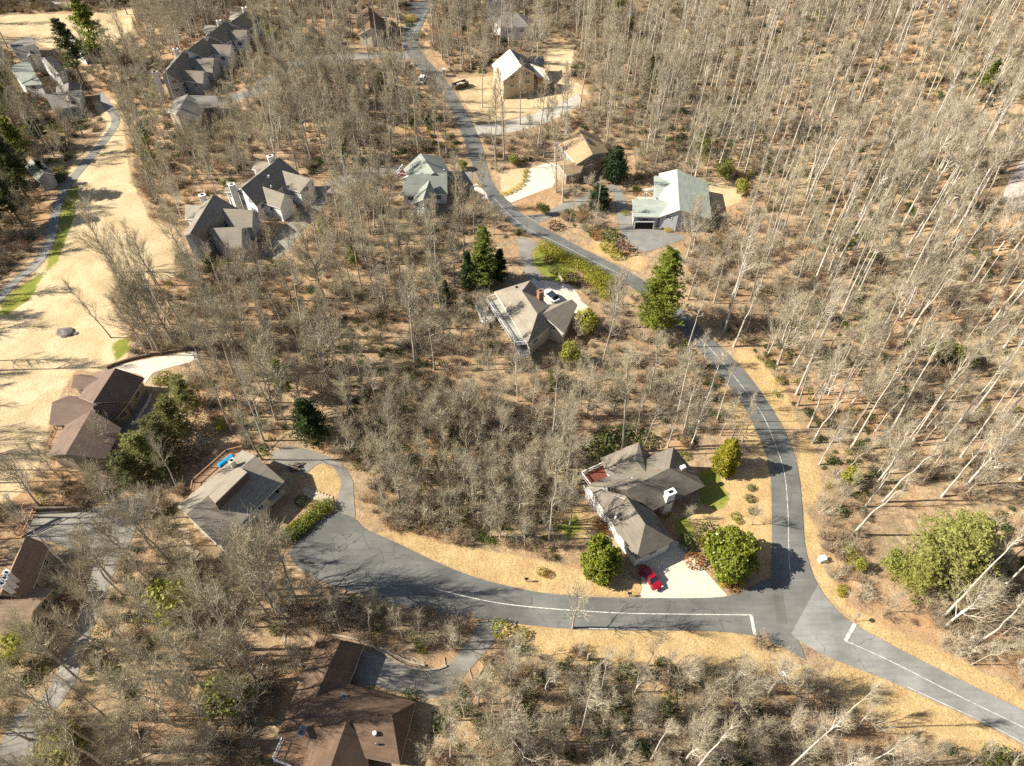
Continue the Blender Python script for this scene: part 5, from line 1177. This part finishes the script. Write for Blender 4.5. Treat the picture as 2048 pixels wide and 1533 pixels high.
dist = np.sqrt(x**2+y**2+(CAMH-z)**2); size = np.where(cls == 0, 24, 9)*sc/dist
inview = (u > 0) & (u < 2048) & (v > 0) & (v < 1600)
order = np.argsort(-np.where(inview, size, 0)); NIND = 245
ind = set(order[:NIND].tolist())
LM = [('by the shaded driveway', 920, 1420), ('under the crooked pale tree', 1250, 1480), ('below the white utility cabinet', 1680, 1180), ('at the foot of the right hillside', 1680, 960),
 ('beyond the shaded road bend', 1560, 640), ('on the orange slope', 1480, 560), ('halfway up the right hillside', 1700, 640), ('under the power line wires', 1560, 380), ('in the top right woods', 1800, 250), ('behind the right roof gable', 1350, 850),
 ('in the central wood', 1080, 880), ('left of the white decks', 850, 650), ('near the lime-green sapling', 650, 520), ('above the cul-de-sac driveway', 680, 850), ('near the bright green thin pine', 560, 740), ('right of the paired trunks', 420, 740),
 ('below the shaded townhouse', 430, 560), ('behind the stop line', 1480, 1330), ('at the bottom edge', 1100, 1500), ('beside the forked cul-de-sac tree', 600, 1260), ('below the pale taupe house', 400, 1200), ('among the trees left of the cul-de-sac', 480, 1230), ('around the big brown hip-roofed house', 600, 1400), ('in the brush below the cul-de-sac road', 1150, 1380), ('at the bottom beside the road junction', 1560, 1420), ('on the bank above the lower right road', 1850, 1330), ('around the big olive-yellow evergreen', 1850, 1080),
      ('on the hillside right of the road bend', 1750, 780), ('high on the right hillside', 1880, 550), ('in the thicket above the golden bank', 920, 980), ('in the wood behind the junction house', 1230, 800), ('in the wood below the white-decked house', 950, 740), ('in the wood between the dark evergreens and the townhouses', 700, 580), ('beside the tan lawn and the cream driveway', 380, 650), ('around the left drive', 200, 1150), ('in the lower left corner', 200, 1420), ('between the shaggy evergreen and the bushy row', 480, 850), ('on the inner side of the road bend', 1350, 760), ('on the slope by the utility pole', 1450, 400), ('above the dark brown house', 430, 560)]
AD = {'t': 'tall grey tree', 'w': 'broad grey tree', 's': 'small slender tree', 'tp': 'tall pale tree', 'wp': 'broad pale tree'}
rest = []
for i in range(len(x)):
    kd, j = ALLV[vi[i]]
    if i in ind:
        d_ = [(u[i]-a[1])**2+(v[i]-a[2])**2 for a in LM]; q_ = LM[int(np.argmin(d_))]; lm = q_[0]
        du, dv = u[i]-q_[1], v[i]-q_[2]
        side = 'mid-group' if du*du+dv*dv < 45**2 else (('left side' if du < 0 else 'right side') if abs(du) > abs(dv) else ('far side' if dv < 0 else 'near side'))
        base_ = AD[kd]+' '+lm; ln = abs(tx_[i])+abs(ty_[i])
        tr = 'leaning ' if ln > .07 else 'straight ' if ln < .02 else ''
        lb = tr+AD[kd]+' '+lm+', '+side
        tree_obj('bare_tree', SRC[kd][j], (x[i], y[i], z[i]-.1), rz[i], sc[i], lb, 'tree', base_.replace('tree', 'trees', 1), (tx_[i], ty_[i]))
    else: rest.append(i)
print('individual', len(ind), 'rest', len(rest))

def point_mesh(name, P_, rot, scl, idx):
    me = bpy.data.meshes.new(name); me.vertices.add(len(P_)); me.vertices.foreach_set('co', np.ascontiguousarray(P_, np.float32).ravel())
    for nm, tp, data, key in (('rot', 'FLOAT_VECTOR', rot, 'vector'), ('scl', 'FLOAT_VECTOR', scl, 'vector'), ('idx', 'INT', idx, 'value')):
        a = me.attributes.new(nm, tp, 'POINT'); a.data.foreach_set(key, np.ascontiguousarray(data, np.int32 if tp == 'INT' else np.float32).ravel())
    return me
def gn_instances(name, P_, rot, scl, idx, sources, label, mats):
    """one object; each source is a list of meshes held by unlinked carrier objects"""
    me = point_mesh(name, P_, rot, scl, idx); o = bpy.data.objects.new(name, me); COL.objects.link(o); tag(o, label, None, None, 'stuff')
    ng = bpy.data.node_groups.new(name, 'GeometryNodeTree')
    ng.interface.new_socket('Geometry', in_out='INPUT', socket_type='NodeSocketGeometry'); ng.interface.new_socket('Geometry', in_out='OUTPUT', socket_type='NodeSocketGeometry')
    N_, L_ = ng.nodes, ng.links; gi = N_.new('NodeGroupInput'); go = N_.new('NodeGroupOutput')
    join = []
    for ms in sources:
        objs = []
        for m_ in ms:
            c = bpy.data.objects.new('carrier', m_); n_ = N_.new('GeometryNodeObjectInfo'); n_.inputs['Object'].default_value = c; objs.append(n_.outputs['Geometry'])
        if len(objs) > 1:
            jn = N_.new('GeometryNodeJoinGeometry'); [L_.new(q, jn.inputs[0]) for q in objs]; out = jn.outputs[0]
        else: out = objs[0]
        g2 = N_.new('GeometryNodeGeometryToInstance'); L_.new(out, g2.inputs[0]); join.append(g2.outputs[0])
    jj = N_.new('GeometryNodeJoinGeometry')
    for q in reversed(join): L_.new(q, jj.inputs[0])
    iop = N_.new('GeometryNodeInstanceOnPoints'); L_.new(gi.outputs[0], iop.inputs['Points']); L_.new(jj.outputs[0], iop.inputs['Instance']); iop.inputs['Pick Instance'].default_value = True
    for nm, tp, sock in (('idx', 'INT', 'Instance Index'), ('rot', 'FLOAT_VECTOR', 'Rotation'), ('scl', 'FLOAT_VECTOR', 'Scale')):
        a = N_.new('GeometryNodeInputNamedAttribute'); a.data_type = tp; a.inputs[0].default_value = nm
        src = a.outputs['Attribute']
        if sock == 'Rotation':
            e = N_.new('FunctionNodeEulerToRotation'); L_.new(src, e.inputs[0]); src = e.outputs[0]
        L_.new(src, iop.inputs[sock])
    L_.new(iop.outputs[0], go.inputs[0])
    md = o.modifiers.new('scatter', 'NODES'); md.node_group = ng
    return o
rest = np.array(rest)
gn_instances('woodland_trees', np.stack([x, y, z-.1], 1)[rest], np.stack([tx_, ty_, rz], 1)[rest], np.repeat(sc[rest][:, None], 3, 1), vi[rest], [list(SRC[a][b]) for a, b in ALLV], 'mass of bare winter trees filling the farther woods', None)

# brush and undergrowth
x, y, z, u, v = scatter(1.85, r)
q = np.sin(x/11+1)*np.cos(y/13+2)+.7*np.sin(x/5.3-y/7.1)
k = (r.random(len(x)) < np.interp(q, [-1.3, 1.3], [.34, .9])) & ~blocked(x, y, .9) & ~(insoft(x, y) & (r.random(len(x)) < .93))
x, y, z, u, v = [a[k] for a in (x, y, z, u, v)]
xt, yt, zt, ut, vt = scatter(1.6, r); kt = np.zeros(len(xt), bool)
for q in TH_: kt |= inpoly(xt, yt, q)
kt &= ~blocked(xt, yt, .7) & (r.random(len(xt)) < np.where(vt > 1250, .38, .75)); x, y, z, u, v = [np.concatenate([a, b[kt]]) for a, b in zip((x, y, z, u, v), (xt, yt, zt, ut, vt))]
k = ~veiled(x, y, z, np.full(len(x), 2.0), r, .0); x, y, z, u, v = [a[k] for a in (x, y, z, u, v)]
RH = [leafy(160+i, [((0, 0, .7), (1.3, 1.3, .9)), ((.8, .3, .6), (.8, .8, .7)), ((-.6, .6, .5), (.9, .8, .7))], 38, .22, 'rhodo', 'undergrowth', lump=.35, shell=(.4, 1.1)) for i in range(2)]
RH += [leafy(165, [((0, 0, .7), (1.2, 1.2, 1.0)), ((.7, -.4, .7), (.8, .8, .8))], 26, .2, 'olive', 'undergrowth', lump=.35, shell=(.3, 1.15))]
UN = [[m_] for m_ in TW+TWP+TWR+RH]
g_ = np.sin(x/14+4)*np.cos(y/17+1)+.6*np.sin(x/6+y/8)+.45*((u > 750) & (u < 1150) & (v > 880) & (v < 1080))+.3*((u > 1100) & (u < 1320) & (v > 780) & (v < 900))+.3*(u > 1400)
green = r.random(len(x)) < np.interp(g_, [-.3, 1.3], [.06, .72])
idx = np.where(green, 6+r.integers(0, 3, len(x)), r.integers(0, 6, len(x)))
s = r.uniform(.35, 1.0, len(x))
gn_instances('undergrowth', np.stack([x, y, z-.05], 1), np.stack([r.normal(size=len(x))*.1, r.normal(size=len(x))*.1, r.uniform(0, 6.28, len(x))], 1), np.repeat(s[:, None], 3, 1), idx, UN, 'low brush and rhododendron scattered over the leafy forest floor', None)
print('brush', len(x))
# fallen logs and litter sticks
lg = MB(); rr = random.Random(4); k = 0
for i in range(500):
    px, py = rr.uniform(0, 2048), rr.uniform(0, 1533); g = G(px, py)
    if blocked(np.array([g.x]), np.array([g.y]), 1.0)[0] or insoft(np.array([g.x]), np.array([g.y]))[0]: continue
    a = rr.uniform(0, 6.28); L = rr.uniform(1, 5); b = Vector((g.x+math.cos(a)*L, g.y+math.sin(a)*L, 0)); b.z = th(b.x, b.y)+.12
    lg.cyl((g.x, g.y, g.z+.12), b, rr.uniform(.02, .07), 5)
lg.build('fallen_branches', M['bark_pale'], None, 'stuff')['label'] = 'fallen branches lying on the forest floor'
# ------------------------------------------------------------------ cars and small things
def make_car(name, px, py, ang, body, label, L=4.7, W=1.85, H=1.55, glassroof=False):
    g = G(px, py); e = empty(name, (g.x, g.y, g.z+.09), ang); tag(e, label, 'car')
    st = [(-.5, .45, .62, .72), (-.47, .32, .86, .84), (-.36, .28, .95, .95), (-.1, .26, .98, .98), (.15, .26, .96, 1.0), (.3, .28, .92, .98), (.44, .32, .80, .88), (.5, .42, .62, .70)]
    m = MB(); rings = []
    for t, zb, zt, hw in st:
        x_, w_ = t*L, hw*W/2
        rings.append([(x_, -w_*.88, zb), (x_, -w_, zb+.2), (x_, -w_, zt-.15), (x_, -w_*.86, zt), (x_, w_*.86, zt), (x_, w_, zt-.15), (x_, w_, zb+.2), (x_, w_*.88, zb)])
    vs = [v_ for r_ in rings for v_ in r_]; n = 8; F_ = []
    for i in range(len(st)-1):
        for j in range(n): F_.append((i*n+j, i*n+(j+1) % n, (i+1)*n+(j+1) % n, (i+1)*n+j))
    F_ += [tuple(range(n-1, -1, -1)), tuple(range((len(st)-1)*n, len(st)*n))]
    m.add(vs, F_); b = m.build('body', M[body], e)
    bm = bmesh.new(); bm.from_mesh(b.data); bmesh.ops.recalc_face_normals(bm, faces=bm.faces); bm.to_mesh(b.data); bm.free()
    def prism(x0, x1, x2, x3, w0, w1, z0, z1, nm, mt, par):
        q = MB(); q.add([(x0, -w0, z0), (x3, -w0, z0), (x3, w0, z0), (x0, w0, z0), (x1, -w1, z1), (x2, -w1, z1), (x2, w1, z1), (x1, w1, z1)], [(0, 1, 5, 4), (1, 2, 6, 5), (2, 3, 7, 6), (3, 0, 4, 7), (4, 5, 6, 7)]); return q.build(nm, mt, par)
    prism(-.40*L, -.30*L, .10*L, .24*L, W*.43, W*.35, .90, H-.06, 'glasshouse', M['glass'], e)
    q = MB(); q.box((-.10*L, 0, H-.03), (.40*L, W*.70, .07))
    for sx, tx_2 in ((-.40, -.30), (.24, .10), (-.08, -.08)):
        for sy in (-1, 1): q.bar((sx*L, sy*W*.43, .92), (tx_2*L, sy*W*.352, H-.05), .09, .06)
    q.build('roof', M['glass'] if glassroof else M[body], e)
    for sx in (-.31, .31):
        for sy in (-1, 1):
            q = MB(); q.cyl((sx*L, sy*(W/2-.2), .33), (sx*L, sy*(W/2+.01), .33), .33, 14); wh = q.build('wheel', M['black'], e)
            q = MB(); q.cyl((sx*L, sy*(W/2), .33), (sx*L, sy*(W/2+.02), .33), .19, 10); q.build('rim', M['metal'], wh)
    for sy in (-1, 1):
        q = MB(); q.box((.475*L, sy*W*.33, .68), (.12, .35, .16)); q.build('headlight', M['white'], e)
        q = MB(); q.box((-.485*L, sy*W*.33, .74), (.1, .34, .18)); q.build('tail_light', M['tailred'], e)
        q = MB(); q.box((.17*L, sy*(W/2+.08), .98), (.14, .18, .12)); q.build('wing_mirror', M[body], e)
    return e
def carpaint(nm, c):
    m_, n_, l_, b_ = nodes_of(nm); b_.inputs['Base Color'].default_value = (*c, 1); b_.inputs['Roughness'].default_value = .28; b_.inputs['Coat Weight'].default_value = .6; M[nm] = m_
carpaint('redpaint', (.30, .008, .016)); carpaint('whitepaint', (.8, .8, .8)); carpaint('tailred', (.3, .01, .01))
make_car('parked_car', 1300, 1160, math.radians(-58), 'redpaint', 'red car parked on the pale driveway by the junction', 4.7, 1.85, 1.6)
make_car('parked_car', 1102, 597, math.radians(128), 'whitepaint', 'white car with a dark glass roof in the cream court', 4.7, 1.9, 1.6, True)
make_car('parked_truck', 846, 163, math.radians(80), 'whitepaint', 'pale vehicle stopped on the far road near the unfinished house', 5.2, 2.0, 1.9)['category'] = 'truck'
# dumpster
g = G(921, 175); e = tag(empty('dumpster', g, math.radians(35)), 'open brown dumpster filled with scrap before the unfinished house', 'dumpster')
m = MB()
for c, s_ in (((0, 1.1, .85), (5, .1, 1.5)), ((0, -1.1, .85), (5, .1, 1.5)), ((2.5, 0, .85), (.1, 2.3, 1.5)), ((-2.5, 0, .85), (.1, 2.3, 1.5)), ((0, 0, .15), (5, 2.2, .12))): m.box(c, s_)
for i in range(8): m.box((-2.1+i*.6, 1.18, .85), (.12, .1, 1.4)); m.box((-2.1+i*.6, -1.18, .85), (.12, .1, 1.4))
m.build('body', M['bark_dark'], e)
m = MB(); rr = random.Random(3)
for i in range(28): m.box((rr.uniform(-2, 2), rr.uniform(-.8, .8), rr.uniform(.7, 1.4)), (rr.uniform(.3, 1.4), rr.uniform(.15, .5), .12), rr.uniform(0, 3))
m.build('scrap', M['sheath'], e)
g = G(889, 152); e = tag(empty('portable_toilet', g), 'narrow white cabin on the verge above the dumpster', 'cabin')
m = MB(); m.box((0, 0, 1.1), (1.15, 1.15, 2.2)); m.build('body', M['white'], e); m = MB(); m.box((0, 0, 2.3), (1.25, 1.25, .2), taper=.8); m.build('roof', M['white'], e); m = MB(); m.box((0, -.6, 1.0), (.75, .06, 1.8)); m.build('door', M['grey_siding'], e)
# utility pole and wires
def pole(px, py, h, label):
    g = G(px, py); e = tag(empty('utility_pole', g), label, 'pole'); m = MB(); m.cyl((0, 0, -.5), (0, 0, h), .16, 8, 0, .11); m.build('post', M['wood'], e)
    d = Vector((1, .9, 0)).normalized(); m = MB(); m.bar(d*-1.4+Vector((0, 0, h-.6)), d*1.4+Vector((0, 0, h-.6)), .14, .16); m.build('crossarm', M['wood'], e)
    for s_ in (-1.2, 0, 1.2):
        m = MB(); m.cyl(d*s_+Vector((0, 0, h-.55)), d*s_+Vector((0, 0, h-.2)), .06, 6); m.build('insulator', M['white'], e)
    return [g+d*s_+Vector((0, 0, h-.2)) for s_ in (-1.2, 0, 1.2)]
A_ = pole(1376, 305, 11, 'grey timber utility pole among the trees above the pale green-grey house'); B_ = pole(1216, 70, 12, 'far utility pole carrying the wires at the top'); C_ = pole(1560, 425, 12, 'utility pole hidden in the hillside wood at the lower end of the wires')
for k, (a, b, c) in enumerate(zip(A_, B_, C_)):
    w_ = tag(empty('power_line'), ('left', 'middle', 'right')[k]+' one of the three thin wires slung from the utility pole', 'wire', 'wires on the utility poles')
    for p, q in ((a, b), (a, c)):
        m = MB(); pr = p
        for i in range(1, 17):
            t = i/16; s_ = p.lerp(q, t)-Vector((0, 0, 4*1.6*t*(1-t))); m.cyl(pr, s_, .02, 4); pr = s_
        m.build('span', M['wire'], w_)
# boulder, utility box, mailboxes, signs
def rocko(px, py, s, label, mat='rock', sq=.55, seed=1):
    g = G(px, py); bm = bmesh.new(); bmesh.ops.create_icosphere(bm, subdivisions=3, radius=1); r_ = np.random.default_rng(seed); ph = r_.uniform(0, 6, 3)
    for v_ in bm.verts:
        c = v_.co; k_ = 1+.18*math.sin(c.x*3+ph[0])*math.cos(c.y*4+ph[1])+.12*math.sin(c.z*6+c.x*5+ph[2]); v_.co = Vector((c.x*k_*1.3, c.y*k_, c.z*k_*sq))
    me = bpy.data.meshes.new('boulder'); bm.to_mesh(me); bm.free(); o = link('boulder', me, M[mat]); o.location = g; o.scale = (s, s, s); tag(o, label, 'rock')
rocko(131, 666, 1.5, 'dark boulder lying on the tan lawn'); rocko(152, 668, .5, 'small dark stone right of the lawn boulder', seed=2)
rocko(1166, 577, .5, 'stone beside the court with the white car', 'stone', seed=3); rocko(1118, 568, .45, 'pale stone on the edge of the court', 'stone', seed=5); rocko(529, 438, 1.0, 'round white stone in front of the townhouses', 'white', seed=6); rocko(905, 1412, .5, 'pale stone near the end of the shaded driveway', 'stone', seed=7)
g = G(1642, 1122); e = tag(empty('utility_box', g, .3), 'white utility cabinet on the verge right of the main road', 'cabinet'); m = MB(); m.box((0, 0, .5), (1.1, .8, 1.0)); m.build('body', M['white'], e); m = MB(); m.box((0, 0, 1.03), (1.2, .9, .08)); m.build('lid', M['white'], e)
def mailbox(px, py, label):
    g = G(px, py); e = tag(empty('mailbox', g), label, 'mailbox'); m = MB(); m.box((0, 0, .5), (.12, .12, 1.0)); m.build('post', M['wood'], e); m = MB(); m.box((0, 0, 1.1), (.65, .3, .28)); m.build('box', M['dark'], e)
mailbox(1053, 1164, 'dark mailbox on the golden bank above the road'); mailbox(1258, 1193, 'dark mailbox left of the pale driveway at the road edge')
mailbox(606, 1128, 'dark mailbox at the rim of the cul-de-sac'); mailbox(1523, 1292, 'mailbox under the bushy pale tree at the junction')
g = G(1708, 1243); e = tag(empty('road_sign', g), 'dark round-topped sign post beside the stop line', 'sign'); m = MB(); m.cyl((0, 0, 0), (0, 0, 2.4), .05, 6); m.build('post', M['metal'], e); m = MB(); m.cyl((-.03, 0, 2.2), (.03, 0, 2.2), .38, 8); m.build('sign_plate', M['metal'], e)
g = G(1176, 1320); e = tag(empty('timber_post', g), 'weathered broken timber post in the lower brush', 'post'); m = MB(); m.box((0, 0, 1.2), (.35, .35, 2.4), .3); m.build('post', M['wood'], e)
g = G(960, 1245); e = tag(empty('road_barrier', g, .1), 'small brown timber barrier at the lower road edge', 'barrier'); m = MB(); [m.box((i*1.4-1.4, 0, .5), (.15, .15, 1)) for i in range(3)]; m.build('posts', M['brown_siding'], e); m = MB(); m.box((0, 0, .85), (3.2, .1, .22)); m.build('rail', M['brown_siding'], e)
# kerbs, walls and steps
def kerb(pts, wd, h, mat, name, label, cat='kerb'):
    q = [G(*p) for p in smooth_px(pts)]; m = MB()
    for a, b in zip(q, q[1:]): m.bar(a+Vector((0, 0, h/2)), b+Vector((0, 0, h/2)), wd, h+.15)
    o = m.build(name, M[mat]); tag(o, label, cat)
kerb([(215,738),(255,722),(300,712),(345,705),(400,697)], .35, .6, 'brown_siding', 'retaining_wall', 'dark timber edging above the cream driveway', 'wall')
kerb([(732,1292),(765,1304),(800,1330),(840,1342),(875,1340),(893,1333)], .3, .25, 'stone', 'stone_kerb', 'curved pale kerb above the shaded driveway')
kerb([(640,1268),(690,1274),(735,1288),(780,1306),(815,1325),(850,1332)], .3, .25, 'stone', 'stone_kerb', 'second pale kerb line along the planted bank above the big brown roof')
kerb([(62,1024),(120,1022),(175,1024)], .4, 1.2, 'bark_dark', 'retaining_wall', 'low wall in its shadow colour along the top of the left parking pad', 'wall')  # dark colour paints the shadow edge along this wall
kerb([(303,790),(297,808),(280,832),(270,850)], .35, .35, 'concrete', 'concrete_kerb', 'pale kerb between the parking court and the bushy evergreen row')
kerb([(256,896),(266,884),(280,868)], .35, .35, 'concrete', 'concrete_kerb', 'pale kerb below the parking court')
kerb([(1118,551),(1122,560),(1130,567)], .4, .4, 'stone', 'stone_steps', 'short pale stone edging beside the purple shrubs', 'edging')
e = tag(empty('garden_steps'), 'pale stepping slabs from the cul-de-sac to the pale taupe house', 'steps')
for i in range(9):
    p = G(612, 985).lerp(G(662, 1003), i/8); m = MB(); m.box(p+Vector((0, 0, .08)), (.9, 2.0, .14), .4+.05*math.sin(i*2)); m.build('slab', M['stone'], e)
e = tag(empty('garden_path'), 'broken pale slab path below the pale taupe house', 'path')
for i in range(16):
    p = G(366, 1060).lerp(G(402, 1145), i/15); m = MB(); m.box(p+Vector((math.sin(i*1.7)*.4, 0, .04)), (1.5, .55, .12), .2*math.sin(i*2.3)); m.build('slab', M['stone'], e)
e = tag(empty('patio_furniture', G(590, 935)), 'dark cluttered woodpile and cart beside the driveway of the pale taupe house', 'woodpile')
m = MB(); rr = random.Random(9)
for i in range(14): m.cyl((rr.uniform(-1.5, 1.5), rr.uniform(-1, 1), rr.uniform(.1, .8)), (rr.uniform(-1.5, 1.5), rr.uniform(-1, 1), rr.uniform(.1, .8)), .12, 6)
m.build('logs', M['bark_dark'], e)
